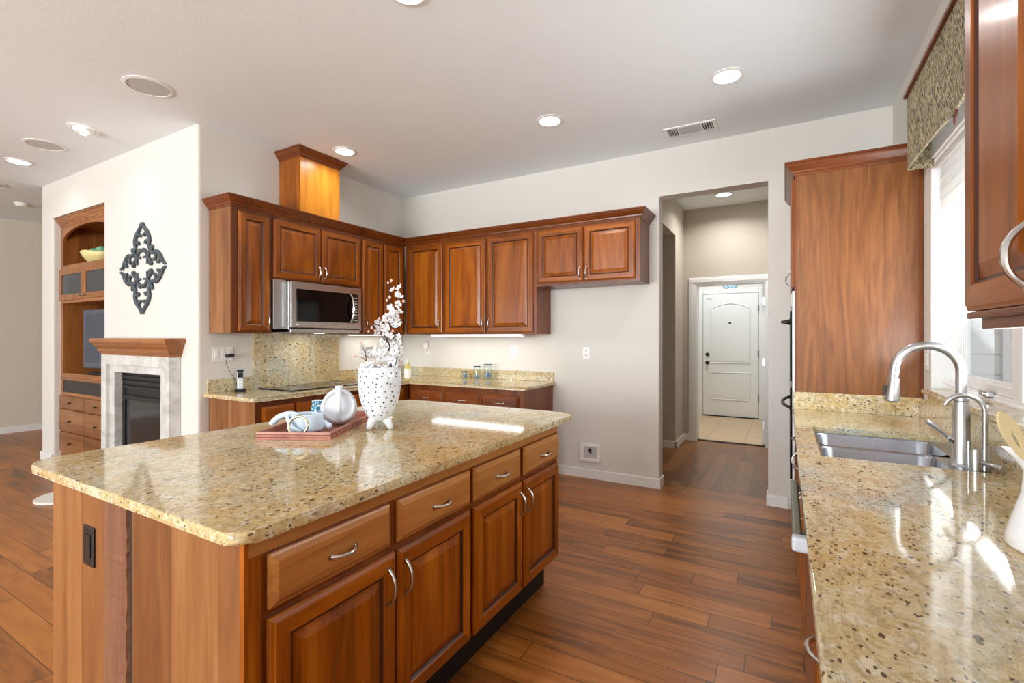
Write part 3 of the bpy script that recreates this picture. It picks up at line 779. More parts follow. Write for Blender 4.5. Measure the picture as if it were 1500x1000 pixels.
# ---- base cabinets, left run (face +X)
CT = 0.914; CB = 0.884
bl = thing('base_cabinet', 'cherry base cabinet below the cooktop along the left wall', 'cabinet', (-3.405, 2.135, 0), pi/2, 'cherry base cabinets')
L = 3.765-2.135; D = 3.405-4.028
bm = B(); box(bm, 0.0, 2.26, 0.002, 0.62, 0.10, CB-0.002); obj('carcass', bm, M['dark_z'], bl)
bm = B(); box(bm, -0.006, 0, 0.0, 0.60, 0.10, CB-0.002); obj('end_panel', bm, M['end_z'], bl)
bm = B(); box(bm, 0.0, 2.26, 0.07, 0.60, 0.0, 0.10); obj('toe_kick', bm, M['dark'], bl)
for x0, x1 in ((0.05, 0.318), (0.335, 0.80), (0.815, 1.30), (1.315, 1.58)):
    dr = drawer(bl, x0, x1, 0.70, 0.838, 0.0)
    door(bl, x0, x1, 0.16, 0.68, 0.0)
# back run (face -Y)
bb = thing('base_cabinet', 'cherry base cabinet with three drawers under the back counter', 'cabinet', (-3.39, 3.79, 0), 0, 'cherry base cabinets')
bm = B(); box(bm, 0.0, 1.35, 0.002, YB-3.79-0.002, 0.10, CB-0.002); obj('carcass', bm, M['dark_z'], bb)
bm = B(); box(bm, 1.35, 1.354, 0.0, YB-3.79-0.002, 0.0, CB-0.002); obj('end_panel', bm, M['dark_z'], bb)
bm = B(); box(bm, 0.0, 1.35, 0.07, 0.60, 0.0, 0.10); obj('toe_kick', bm, M['dark'], bb)
for x0, x1 in ((0.020, 0.425), (0.460, 0.866), (0.902, 1.300)):
    dr = drawer(bb, x0, x1, 0.685, 0.826, 0.0, M['dark_x']); pull(dr, ((x0+x1)/2, -0.02, 0.756), (1, 0, 0))
    door(bb, x0, x1, 0.16, 0.665, 0.0, [M['dark_z'], M['dark_x']])
# counter L
ct = thing('countertop', 'L-shaped gold granite countertop with backsplash around the cooktop corner', 'countertop')
bm = B()
poly = rpoly([(XL+0.001, 2.095), (-3.375, 2.095), (-3.375, 3.765), (-2.012, 3.765), (-2.012, YB-0.001), (XL+0.001, YB-0.001)], [0, 0.03, 0, 0.008, 0, 0])
prism(bm, poly, CB, CT, bev=0.009, seg=3); obj('slab', bm, M['granite'], ct, smooth=True)
bm = B(); box(bm, XL+0.001, XL+0.021, 2.12, 2.498, CT, 1.022, 0.003); obj('backsplash', bm, M['granite'], ct)
obj('backsplash', box(B(), XL+0.001, XL+0.021, 3.418, YB-0.001, CT, 1.022, 0.003), M['granite'], ct)
obj('backsplash', box(B(), XL+0.021, -2.02, YB-0.021, YB-0.001, CT, 1.014, 0.003), M['granite'], ct)
bm = B(); box(bm, XL+0.001, XL+0.021, 2.50, 3.416, CT, 1.40); obj('cooktop_splash', bm, M['granite'], ct)
# cooktop
ck = thing('cooktop', 'black glass electric cooktop set in the left granite counter', 'cooktop', (-3.745, 2.97, CT))
bm = B(); box(bm, -0.245, 0.215, -0.44, 0.44, 0.0005, 0.009, 0.003); obj('glass_top', bm, M['glassblack'], ck)
for x, y, r in ((-0.12, -0.27, 0.09), (0.09, -0.27, 0.075), (-0.12, 0.25, 0.08), (0.09, 0.25, 0.10)):
    bm = B(); tube(bm, [(x+r*cos(a*pi/20), y+r*sin(a*pi/20), 0.0092) for a in range(41)], 0.0012, 6, cap=False); obj('burner_ring', bm, M['steel'], ck)

# ---- island
isl = thing('kitchen_island', 'cherry kitchen island base with four drawers and four doors', 'island', (-1.09, 0.665, 0), pi/2)
IW = 2.41-0.665; IB = 0.165
bm = B(); box(bm, 0.002, IW-0.002, 0.0, 1.12, IB, CB-0.001); obj('carcass', bm, M['dark_z'], isl)
bm = B(); box(bm, 0.01, IW-0.02, 0.07, 1.10, 0.0, IB); obj('toe_kick', bm, M['dark'], isl)
# face frame honey rails and stiles
bm = B()
box(bm, 0, IW, -0.002, 0.0, 0.845, CB-0.001); obj('top_rail', bm, M['draw_x'], isl)
for x0, x1 in ((0, 0.032), (IW-0.02, IW)): obj('stile', box(B(), x0, x1, -0.002, 0.0, IB, 0.845), M['wood_z'], isl)
for k, (x0, x1) in enumerate(((0.046, 0.452), (0.486, 0.892), (0.915, 1.298), (1.334, 1.728))):
    dr = drawer(isl, x0, x1, 0.706, 0.838, -0.002, M['draw_x']); pull(dr, ((x0+x1)/2+0.01, -0.022, 0.768), (1, 0, 0), L=0.085)
for k, (x0, x1, hx_) in enumerate(((0.044, 0.472, 0.436), (0.484, 0.890, 0.512), (0.915, 1.318, 1.286), (1.330, 1.730, 1.360))):
    dd = door(isl, x0, x1, IB+0.008, 0.682, -0.002); pull(dd, (hx_, -0.022, 0.588), (0, 0, 1), L=0.11)
# near end panels (face world -Y): local -x side
bm = B(); box(bm, -0.006, 0.0, 0.002, 0.556, 0.0, CB-0.001, 0.0015); obj('end_panel', bm, M['end_z'], isl)
bm = B(); box(bm, -0.012, 0.0, -0.004, 0.012, 0.0, CB-0.001, 0.0015); obj('corner_stile', bm, M['wood_z'], isl)
bm = B()
nz = 60; fr_ = []
for k in range(nz+1):
    z = (CB-0.001)*k/nz; e = random.uniform(-0.004, 0.004)
    fr_.append([bm.verts.new(p) for p in ((0.0, 0.713, z), (-0.014, 0.713, z), (-0.014-random.uniform(0, .002), 0.600+e, z), (-0.010, 0.580+e, z), (0.0, 0.576+e, z))])
for a, b in zip(fr_[:-1], fr_[1:]):
    for i in range(5): bm.faces.new((a[i], a[(i+1) % 5], b[(i+1) % 5], b[i]))
bm.faces.new(fr_[0]); bm.faces.new(fr_[-1]); obj('filler_strip', bm, M['raw'], isl)
bm = B(); box(bm, -0.003, 0.0, 0.5565, 0.575, 0.0, CB-0.001); obj('shadow_gap', bm, M['dark'], isl)
bm = B(); box(bm, -0.010, 0.0, 0.714, 1.122, 0.0, CB-0.001, 0.0015); box(bm, 0, IW, 1.12, 1.122, 0, CB-0.001); obj('back_panel', bm, M['end_z'], isl)
pt = obj('power_outlet', box(B(), -0.016, -0.010, 0.785, 0.862, 0.640, 0.765, 0.003), M['black'], isl)
bm = B(); box(bm, -0.019, -0.016, 0.802, 0.845, 0.668, 0.738, 0.002); o = obj('receptacle', bm, M['black'], pt)
it = tag(obj('island_countertop', prism(B(), rpoly([(-2.385, 0.625), (-1.068, 0.625), (-1.068, 2.645), (-2.385, 2.645)], [0.085, 0.045, 0.10, 0.07]), CB, CT, bev=0.011, seg=4), M['granite'], smooth=True), 'large polished gold granite slab on top of the kitchen island', 'countertop')

# ---- sink run base cabinets (face -X): local x -> world -y
BX = 0.085
def base_right(label, y0, y1, drawers, doors):
    t = thing('base_cabinet', label, 'cabinet', (BX, y1, 0), -pi/2, 'cherry base cabinets')
    w = y1-y0
    bm = B(); box(bm, 0, w, 0.002, XW-BX-0.001, 0.10, 0.66); box(bm, 0, w, 0.002, 0.02, 0.66, CB-0.002); obj('carcass', bm, M['dark_z'], t)
    bm = B(); box(bm, 0, w, 0.07, XW-BX-0.001, 0, 0.10); obj('toe_kick', bm, M['dark'], t)
    for x0, x1 in drawers:
        dr = drawer(t, x0, x1, 0.70, 0.84, 0.0); pull(dr, ((x0+x1)/2, -0.02, 0.77), (1, 0, 0))
    for x0, x1, hx_ in doors:
        dd = door(t, x0, x1, 0.13, 0.68, 0.0); pull(dd, (hx_, -0.02, 0.60), (0, 0, 1))
    return t
base_right('cherry sink base cabinet below the double steel sink', 2.085, 3.0, [(0.03, 0.885)], [(0.03, 0.45, 0.42), (0.465, 0.885, 0.495)])
base_right('cherry base cabinet between the sink and the oven tower', 3.003, 3.498, [(0.02, 0.475)], [(0.02, 0.475, 0.05)])
base_right('cherry base cabinet nearest the camera, right of the dishwasher', 0.78, 1.447, [(0.10, 0.64)], [(0.10, 0.64, 0.60)])
base_right('cherry base cabinet in the right corner beside the lens', -0.35, 0.778, [(0.02, 1.10)], [(0.02, 0.55, 0.5), (0.565, 1.10, 0.6)])
# dishwasher
dw = thing('dishwasher', 'stainless dishwasher with bar handle below the sink counter', 'dishwasher', (BX, 2.08, 0), -pi/2)
bm = B(); box(bm, 0.003, 0.625, 0.002, 0.55, 0.10, 0.80); obj('tub', bm, M['black'], dw)
bm = B(); box(bm, 0.003, 0.625, -0.02, 0.0, 0.11, 0.876, 0.004); obj('door', bm, M['dark_z'], dw)
bm = B(); box(bm, 0.02, 0.60, -0.068, -0.044, 0.803, 0.835, 0.006, 3); box(bm, 0.06, 0.08, -0.046, -0.018, 0.808, 0.83); box(bm, 0.545, 0.565, -0.046, -0.018, 0.808, 0.83); hb = obj('handle', bm, M['green_steel'], dw)
bm = B(); box(bm, 0.59, 0.622, -0.070, -0.020, 0.798, 0.838, 0.008, 3); obj('end_cap', bm, M['handset'], hb)
# sink counter with cut-out
SX0, SX1, SY0, SY1 = 0.118, 0.628, 2.155, 2.845
sc_ = thing('countertop', 'long gold granite countertop around the sink under the window', 'countertop')
bm = B()
ox0, ox1, oy0, oy1 = 0.042, XW-0.001, -0.35, 3.498
xs = [ox0, SX0, SX1, ox1]; ys = [oy0, SY0, SY1, oy1]
V = {(i, j, k): bm.verts.new((xs[i], ys[j], (CB, CT)[k])) for i in range(4) for j in range(4) for k in range(2)}
for i in range(3):
    for j in range(3):
        if (i, j) == (1, 1): continue
        for k in range(2): bm.faces.new((V[i, j, k], V[i+1, j, k], V[i+1, j+1, k], V[i, j+1, k]))
for j in range(3):
    bm.faces.new((V[0, j, 0], V[0, j+1, 0], V[0, j+1, 1], V[0, j, 1])); bm.faces.new((V[3, j, 0], V[3, j+1, 0], V[3, j+1, 1], V[3, j, 1]))
for i in range(3):
    bm.faces.new((V[i, 0, 0], V[i+1, 0, 0], V[i+1, 0, 1], V[i, 0, 1])); bm.faces.new((V[i, 3, 0], V[i+1, 3, 0], V[i+1, 3, 1], V[i, 3, 1]))
for a, b in (((1, 1), (2, 1)), ((2, 1), (2, 2)), ((2, 2), (1, 2)), ((1, 2), (1, 1))):
    bm.faces.new((V[a[0], a[1], 0], V[b[0], b[1], 0], V[b[0], b[1], 1], V[a[0], a[1], 1]))
es = [e for e in bm.edges if abs(e.verts[0].co.x-ox0) < 1e-5 and abs(e.verts[1].co.x-ox0) < 1e-5 and abs(e.verts[0].co.z-e.verts[1].co.z) < 1e-5]
bmesh.ops.bevel(bm, geom=es, offset=0.011, segments=4, profile=0.5, affect='EDGES')
obj('slab', bm, M['granite'], sc_, smooth=True)
bm = B(); box(bm, XW-0.021, XW-0.001, -0.35, WY1-0.03, CT, WZ0-0.001); box(bm, XW-0.021, XW-0.001, WY1-0.03, 3.498, CT, 1.022, 0.003); obj('backsplash', bm, M['granite'], sc_)
obj('backsplash', box(B(), 0.045, XW-0.021, 3.478, 3.498, CT, 1.022, 0.003), M['granite'], sc_)
# sink
sk = thing('kitchen_sink', 'double bowl stainless steel sink set into the granite counter', 'sink', (0, 0, 0))
def bowl(bm, x0, x1, y0, y1, zt_, zb_, r=0.05):
    rings = []
    for ins, z, rr in ((0, zt_, r), (0.004, zt_-0.006, r), (0.010, zb_+0.04, r), (0.022, zb_+0.012, r), (0.05, zb_, r)):
        rings.append([bm.verts.new((x, y, z)) for x, y in rpoly([(x0+ins, y0+ins), (x1-ins, y0+ins), (x1-ins, y1-ins), (x0+ins, y1-ins)], rr, 6)])
    n = len(rings[0])
    for a, b in zip(rings[:-1], rings[1:]):
        for k in range(n): bm.faces.new((a[k], a[(k+1) % n], b[(k+1) % n], b[k]))
    bm.faces.new(rings[-1]); return rings[0]
zs = CB+0.004
for (a, b, x1) in ((2.515, 2.825, 0.570), (2.17, 2.495, 0.515)):
    bm = B(); bowl(bm, 0.132, x1, a, b, zs, 0.70); o = obj('bowl', bm, M['steel_dark'], sk, smooth='all')
    bm = B(); lathe(bm, [(0, 0.004), (0.03, 0.004), (0.042, 0.006), (0.045, 0.0)], (0.132+x1)/2, (a+b)/2, 0.70, 24); obj('drain', bm, M['chrome'], o, smooth=True)
bm = B()
def deck(bm, x0, x1, y0, y1): box(bm, x0, x1, y0, y1, zs-0.004, zs)
deck(bm, SX0-0.01, 0.134, SY0-0.01, SY1+0.01); deck(bm, 0.134, SX1+0.01, 2.823, SY1+0.01); deck(bm, 0.134, SX1+0.01, SY0-0.01, 2.172)
deck(bm, 0.134, 0.568, 2.493, 2.517); deck(bm, 0.513, SX1+0.01, 2.172, 2.517); deck(bm, 0.568, SX1+0.01, 2.517, 2.823)
obj('deck', bm, M['steel_dark'], sk)
# main faucet
fx, fy = 0.562, 2.345
fc = thing('kitchen_faucet', 'tall gooseneck pull-down steel faucet with side lever', 'faucet', (fx, fy, zs))
bm = B(); lathe(bm, [(0, 0), (0.036, 0), (0.036, 0.006), (0.030, 0.012), (0.029, 0.03), (0.026, 0.036), (0.0255, 0.20), (0.021, 0.232), (0.021, 0.240), (0.0235, 0.243), (0.0235, 0.252), (0, 0.252)], n=32); obj('body', bm, M['steel'], fc, smooth=True)
rr = 0.097
zc = 0.252+0.095
pts = [(0, 0, 0.24), (0, 0, zc-0.03)]+[(-rr+rr*cos(a), 0, zc+rr*sin(a)) for a in [pi*k/20 for k in range(21)]]+[(-2*rr-0.004, 0, zc-0.035)]
bm = B(); tube(bm, pts, 0.0162, 16, up=(0, 1, 0)); obj('spout', bm, M['steel'], fc, smooth=True)
bm = B(); lathe(bm, [(0, 0.0), (0.019, 0.0), (0.024, 0.004), (0.0235, 0.02), (0.0185, 0.075), (0.0175, 0.09), (0, 0.09)], n=28, mat=Matrix.Translation((-2*rr-0.008, 0, zc-0.120)) @ Matrix.Rotation(radians(4), 4, 'Y')); hd_ = obj('spray_head', bm, M['steel'], fc, smooth=True)
bm = B(); box(bm, -2*rr-0.034, -2*rr-0.024, -0.006, 0.006, zc-0.098, zc-0.060, 0.003); obj('button', bm, M['black'], hd_)
bm = B(); cyl(bm, (-0.024, 0, 0.095), (-0.036, 0, 0.10), 0.013, 16); tube(bm, [(-0.034, 0, 0.10), (-0.05, 0, 0.118), (-0.075, 0, 0.142), (-0.098, 0, 0.158)], [0.006, 0.0065, 0.010, 0.008], 12); obj('lever', bm, M['chrome'], fc, smooth=True)
# filtered-water faucet
f2 = thing('water_faucet', 'small slim gooseneck filtered-water faucet beside the main faucet', 'faucet', (0.572, 2.185, zs))
bm = B(); cyl(bm, (-0.012, 0, 0), (-0.012, 0, 0.095), 0.017, 20); cyl(bm, (0.02, 0.01, 0), (0.02, 0.01, 0.108), 0.010, 16); lathe(bm, [(0, 0), (0.03, 0), (0.03, 0.004), (0, 0.004)], n=24); obj('body', bm, M['steel'], f2, smooth=True)
rr2 = 0.052
pts = [(0.010, -0.004, 0.0), (0.010, -0.004, 0.22)]+[(0.010-rr2+rr2*cos(a), -0.004, 0.225+rr2*sin(a)) for a in [pi*0.9*k/16 for k in range(17)]]
bm = B(); tube(bm, pts, 0.0075, 14, up=(0, 1, 0)); obj('spout', bm, M['steel'], f2, smooth=True)
bm = B(); tube(bm, [(0.0, -0.014, 0.055), (0.03, -0.05, 0.05), (0.04, -0.062, 0.048)], [0.007, 0.009, 0.014], 14); obj('lever', bm, M['steel'], f2, smooth=True)
bm = B(); cyl(bm, (-0.022, 0.03, 0.0), (-0.022, 0.03, 0.118), 0.0075, 12); obj('side_post', bm, M['steel'], f2, smooth=True)
o = tag(obj('hole_cap', (lambda b: (lathe(b, [(0, 0.006), (0.018, 0.006), (0.022, 0.0)], 0.575, 2.262, zs, 24), b)[1])(B()), M['chrome'], smooth=True), 'round chrome hole cover on the sink deck between the faucets', 'cap')

# ---- oven tower (face -X): y 3.50..4.38
tw = thing('oven_tower', 'tall cherry oven tower at the end of the sink counter', 'cabinet', (0, 0, 0))
TY0, TY1, TX = 3.50, 4.385, 0.055
bm = B(); box(bm, TX, XW-0.002, TY0+0.004, TY1, 0.10, 2.39); obj('carcass', bm, M['dark_z'], tw)
bm = B(); box(bm, TX+0.012, XW-0.022, TY0, TY0+0.004, 0.10, 2.39); obj('side_panel', bm, M['panel_z'], tw)
bm = B(); box(bm, XW-0.022, XW-0.002, TY0-0.006, TY0+0.004, 1.02, 2.39); box(bm, TX-0.002, TX+0.012, TY0-0.003, TY0+0.004, 0.10, 2.39); obj('edge_stile', bm, M['dark_z'], tw)
bm = B(); profile_extrude(bm, [(o, 2.375+zz) for o, zz in CROWN], [(XW-0.002, TY0, 0, -1), (TX, TY0, -1, -1), (TX, TY1, -1, 0)]); obj('crown_molding', bm, M['dark_x'], tw)
bm = B(); box(bm, TX+0.05, XW-0.002, TY0+0.01, TY1, 0, 0.10); obj('toe_kick', bm, M['dark'], tw)
for y0, y1, hy in ((TY0+0.02, 3.935, 3.895), (3.945, TY1-0.02, 3.985)):
    bm = B(); box(bm, TX-0.02, TX, y0, y1, 1.68, 2.36, 0.004); dd = obj('door', bm, M['wood_z'], tw)
    bm = B(); bow(bm, (TX-0.02, hy, 1.775), (0, 0, 1), outdir=(-1, 0, 0)); obj('handle', bm, M['nickel'], dd, smooth=True)
ov = thing('double_oven', 'stainless double wall oven built into the oven tower', 'oven', (TX, 3.94, 0))
bm = B(); box(bm, -0.016, 0.0, -0.40, 0.40, 0.42, 1.66, 0.003); obj('face', bm, M['steel'], ov)
bm = B(); box(bm, -0.020, -0.016, -0.37, 0.37, 1.56, 1.645); obj('control_panel', bm, M['label'], ov)
for z0, z1, zh in ((1.08, 1.53, 1.47), (0.45, 1.04, 0.905)):
    bm = B(); box(bm, -0.028, -0.016, -0.38, 0.38, z0, z1, 0.003); dd = obj('oven_door', bm, M['glassblack'], ov)
    bm = B(); bow(bm, (-0.028, 0, zh), (0, 1, 0), L=0.64, out=0.042, r=0.011, outdir=(-1, 0, 0)); obj('handle', bm, M['bronze'], dd, smooth=True)

# ---- near upper cabinet on the window wall (face -X)
nu = thing('wall_cabinet', 'large honey cherry wall cabinet close to the camera at right edge', 'cabinet', (0.36, 1.412, 0), -pi/2, 'cherry wall cabinets')
bm = B(); box(bm, 0, 1.25, 0.002, XW-0.36-0.001, 1.405, 2.40); obj('carcass', bm, M['wood_z'], nu)
for x0, x1, hx_ in ((0.003, 0.378, 0.332), (0.384, 0.76, 0.428)):
    dd = door(nu, x0, x1, 1.418, 2.38, 0.0); pull(dd, (hx_, -0.02, 1.495), (0, 0, 1), L=0.105, r=0.006)
bm = B(); box(bm, -0.004, 1.25, -0.012, 0.0, 1.402, 1.417, 0.004); obj('bottom_rail', bm, M['dark_x'], nu)
bm = B(); box(bm, 0.03, 1.25, 0.004, 0.022, 1.380, 1.405, 0.002); obj('light_rail', bm, M['dark_x'], nu)
bm = B(); profile_extrude(bm, [(o, 2.40+zz) for o, zz in CROWN], [(0, XW-0.36-0.002, -1, 0), (0, 0, -1, -1), (1.25, 0, 0, -1)]); obj('crown_molding', bm, M['dark_x'], nu)

# ================================================================== FIREPLACE WALL
fp = thing('fireplace', 'grey marble fireplace surround with dark glass firebox and wood mantel', 'fireplace', (0, 0, 0))
SX_0, SX_1 = -5.49, -4.276
bm = B()
for (x0, x1, z0, z1, y0) in ((SX_0, SX_0+0.10, 0, 1.205, 1.958), (SX_1-0.10, SX_1, 0, 1.205, 1.958), (SX_0+0.10, SX_1-0.10, 1.115, 1.205, 1.958), (SX_0+0.10, FX0+0.015, 0, 1.115, 1.985), (FX1-0.015, SX_1-0.10, 0, 1.115, 1.985), (FX0+0.015, FX1-0.015, 1.05, 1.115, 1.985)):
    box(bm, x0, x1, y0, YF-0.0005, z0, z1, 0.004)
obj('surround', bm, M['marble'], fp)
bm = B(); box(bm, FX0+0.002, FX1-0.002, 2.06, 2.14, 0.0, 1.05); ff = obj('firebox', bm, M['firemetal'], fp)
bm = B()
for z in (0.90, 0.945, 0.99): box(bm, FX0+0.05, FX1-0.03, 2.035, 2.06, z, z+0.028, 0.004)
obj('louver', bm, M['firemetal'], ff)
bm = B(); frame = [(FX0+0.05, FX1-0.03, 0.80, 0.84), (FX0+0.05, FX1-0.03, 0.08, 0.12), (FX0+0.05, FX0+0.09, 0.12, 0.80), (FX1-0.07, FX1-0.03, 0.12, 0.80)]
for x0, x1, z0, z1 in frame: box(bm, x0, x1, 2.035, 2.06, z0, z1, 0.003)
obj('door_frame', bm, M['firemetal'], ff)
bm = B(); box(bm, FX0+0.09, FX1-0.07, 2.045, 2.058, 0.12, 0.80); obj('glass', bm, M['fireglass'], ff)
bm = B()
mp = [(0, 1.205), (0.012, 1.205), (0.016, 1.225), (0.030, 1.235), (0.034, 1.262), (0.052, 1.285), (0.060, 1.305), (0.066, 1.312), (0.074, 1.318), (0.078, 1.336), (0.074, 1.353), (0, 1.355)]
yy = 1.975
profile_extrude(bm, mp, [(SX_0, YF-0.0005, -1, 0), (SX_0, yy, -1, -1), (SX_1, yy, 1, -1), (SX_1, YF-0.0005, 1, 0)])
box(bm, SX_0, SX_1, yy, YF-0.0005, 1.206, 1.354)
obj('mantel', bm, M['niche_x'], fp)

# built-in media cabinet in the niche
mc = thing('media_cabinet', 'built-in cherry media cabinet with arched top inside the wall niche', 'cabinet', (0, 0, 0))
CX0, CX1, CY = NX0+0.003, NX1-0.003, 2.12
yb_ = 2.78
bm = B()
box(bm, CX0, CX0+0.05, CY, yb_, 0.0, 2.60); box(bm, CX1-0.05, CX1, CY, yb_, 0.0, 2.60)
box(bm, CX0+0.05, CX1-0.05, yb_-0.02, yb_, 0.0, 2.60)
obj('carcass', bm, M['niche_z'], mc)
bm = B()
bm.free()
for z0, z1 in ((2.10, 2.145), (1.735, 1.765), (0.93, 0.975), (0.735, 0.765), (0.0, 0.11), (2.58, 2.60)):
    obj('shelf', box(B(), CX0+0.05, CX1-0.05, CY, yb_-0.02, z0, z1), M['niche_x'], mc)
obj('ledge', box(B(), CX0+0.03, CX1-0.03, CY-0.015, CY+0.05, 0.90, 0.93, 0.006), M['niche_x'], mc)
# arch fascia
bm = B()
xs_ = [CX0+0.05+(CX1-CX0-0.10)*k/24 for k in range(25)]
lo = [2.42+0.125*sqrt(max(0, 1-((k-12)/12.0)**2)) for k in range(25)]
for y in (CY, CY+0.025):
    pass
A = [[bm.verts.new((x, y, z)) for y in (CY, CY+0.025) for z in (l, 2.58)] for x, l in zip(xs_, lo)]
for a, b in zip(A[:-1], A[1:]):
    bm.faces.new((a[0], a[1], b[1], b[0])); bm.faces.new((a[2], a[3], b[3], b[2])); bm.faces.new((a[0], a[2], b[2], b[0])); bm.faces.new((a[1], a[3], b[3], b[1]))
obj('arch', bm, M['niche_x'], mc)
bm = B(); profile_extrude(bm, [(o, 2.575+zz) for o, zz in CROWN], [(CX0, CY, 0, -1), (CX1, CY, 0, -1)]); obj('crown_molding', bm, M['niche_x'], mc)
cxm = (CX0+CX1)/2
for x0, x1, kx in ((CX0+0.012, cxm-0.004, cxm-0.05), (cxm+0.004, CX1-0.012, cxm+0.05)):
    bm = B()
    for a in ((x0, x1, 2.04, 2.10), (x0, x1, 1.765, 1.825), (x0, x0+0.055, 1.825, 2.04), (x1-0.055, x1, 1.825, 2.04)): box(bm, a[0], a[1], CY-0.02, CY, a[2], a[3], 0.003)
    dd = obj('door', bm, M['niche_z'], mc)
    bm = B(); box(bm, x0+0.055, x1-0.055, CY-0.012, CY-0.006, 1.825, 2.04); obj('glass', bm, M['dkglass'], dd)
    knob(dd, (kx, CY-0.02, 1.80), 'nickel')
bm = B(); box(bm, CX0+0.05, CX1-0.05, CY+0.004, CY+0.02, 0.766, 0.899); obj('speaker_cloth', bm, M['black'], mc)
for x0, x1 in ((CX0+0.012, cxm-0.008), (cxm+0.008, CX1-0.012)):
    for z0, z1 in ((0.592, 0.73), (0.345, 0.582), (0.115, 0.335)):
        bm = B(); box(bm, x0, x1, CY-0.02, CY+0.002, z0, z1, 0.006); dr = obj('drawer', bm, M['end_x'], mc); knob(dr, ((x0+x1)/2, CY-0.02, (z0+z1)/2), 'bronze')
bm = B(); box(bm, CX0+0.05, CX1-0.05, CY+0.002, CY+0.03, 0.11, 0.735); obj('face_frame', bm, M['niche_z'], mc)
# tv
tv = thing('television', 'grey flat television standing in the media cabinet opening', 'television', (-6.12, 2.235, 0.976), radians(4))
bm = B(); box(bm, -0.42, 0.42, -0.03, 0.05, 0.06, 0.68, 0.012); obj('casing', bm, M['tvbody'], tv)
bm = B(); box(bm, -0.37, 0.37, -0.034, -0.03, 0.12, 0.63, 0.002); obj('screen', bm, M['tvscreen'], tv)
bm = B(); box(bm, -0.22, 0.22, -0.09, 0.09, 0.0, 0.02, 0.006); box(bm, -0.06, 0.06, -0.02, 0.03, 0.02, 0.08); obj('stand', bm, M['black'], tv)
# bowl with green ornaments on upper shelf
bw = thing('decorative_bowl', 'pale yellow wavy bowl on the upper niche shelf', 'bowl', (-6.42, 2.27, 2.146))
bm = B()
n = 40; prof = [(0.06, 0.0), (0.12, 0.03), (0.17, 0.075), (0.20, 0.125)]
rings = []
for q, (r, z) in enumerate(prof+[(r-0.006, z+0.002) for r, z in prof[::-1]]):
    qq = q if q < 4 else 7-q
    rings.append([bm.verts.new((1.15*r*cos(2*pi*k/n), 0.7*r*sin(2*pi*k/n), max(z, 0)+0.010*(qq/3)**2*sin(2*pi*k/n*3))) for k in range(n)])
for a, b in zip(rings[:-1], rings[1:]):
    for k in range(n): bm.faces.new((a[k], a[(k+1) % n], b[(k+1) % n], b[k]))
bm.faces.new(rings[0]); bm.faces.new(rings[-1]); obj('bowl', bm, M['yellowbowl'], bw, smooth='all')
for k, (x, y) in enumerate(((-0.09, 0.0), (0.0, 0.03))):
    o = tag(obj('bowl_ornament', (lambda b: (lathe(b, [(0.06*sin(pi*q/12), -0.06*cos(pi*q/12)) for q in range(13)], -6.42+x, 2.27+y, 2.146+0.125+0.02*k, 20), b)[1])(B()), M['green'], smooth='all'), ('green rounded ornament at the left of the yellow niche bowl', 'green rounded ornament at the middle of the yellow niche bowl')[k], 'ornament', 'green ornaments in the bowl')

# scroll medallion
md = B()
def stroke(pts, rads):
    P_ = smooth_path([(x*1.5, 0, z) for x, z in pts], 6)
    m = len(P_); R_ = []
    for i in range(m):
        f = i/(m-1)*(len(rads)-1); k = min(int(f), len(rads)-2); R_.append(rads[k]+(rads[k+1]-rads[k])*(f-k))
    for th in range(4):
        pass
    return P_, R_
def petal(M4, tall):
    S_ = []
    S_.append(stroke([(0.008, tall), (0.022, tall*0.90), (0.062, tall*0.77), (0.086, tall*0.62), (0.080, tall*0.47), (0.094, tall*0.36), (0.060, tall*0.26), (0.022, tall*0.235)], [0.011, 0.014, 0.017, 0.017, 0.015, 0.014, 0.012, 0.010]))
    S_.append(stroke([(0.078, tall*0.70), (0.050, tall*0.765), (0.026, tall*0.735), (0.024, tall*0.69)], [0.010, 0.012, 0.013, 0.015]))
    S_.append(stroke([(0.082, tall*0.48), (0.076, tall*0.57), (0.050, tall*0.585), (0.040, tall*0.53)], [0.012, 0.013, 0.014, 0.016]))
    S_.append(stroke([(0.060, tall*0.27), (0.040, tall*0.36), (0.022, tall*0.40), (0.024, tall*0.36)], [0.010, 0.014, 0.019, 0.020]))
    S_.append(stroke([(0.092, tall*0.36), (0.118, tall*0.40), (0.126, tall*0.47)], [0.012, 0.013, 0.006]))
    for P_, R_ in S_:
        for s in (1, -1):
            q = [(p.x*s, 0, p.z) for p in P_]
            vs = tube(md, q, R_, 10, up=(0, 1, 0), flat=0.8)
            bmesh.ops.transform(md, matrix=M4, verts=vs)
for k in range(4):
    petal(Matrix.Rotation(k*pi/2, 4, 'Y'), 0.40)
o = tag(obj('wall_medallion', md, M['iron'], smooth='all', loc=(-4.90, YF-0.014, 1.968)), 'dark blue-grey scrollwork diamond medallion above the mantel', 'wall decor')

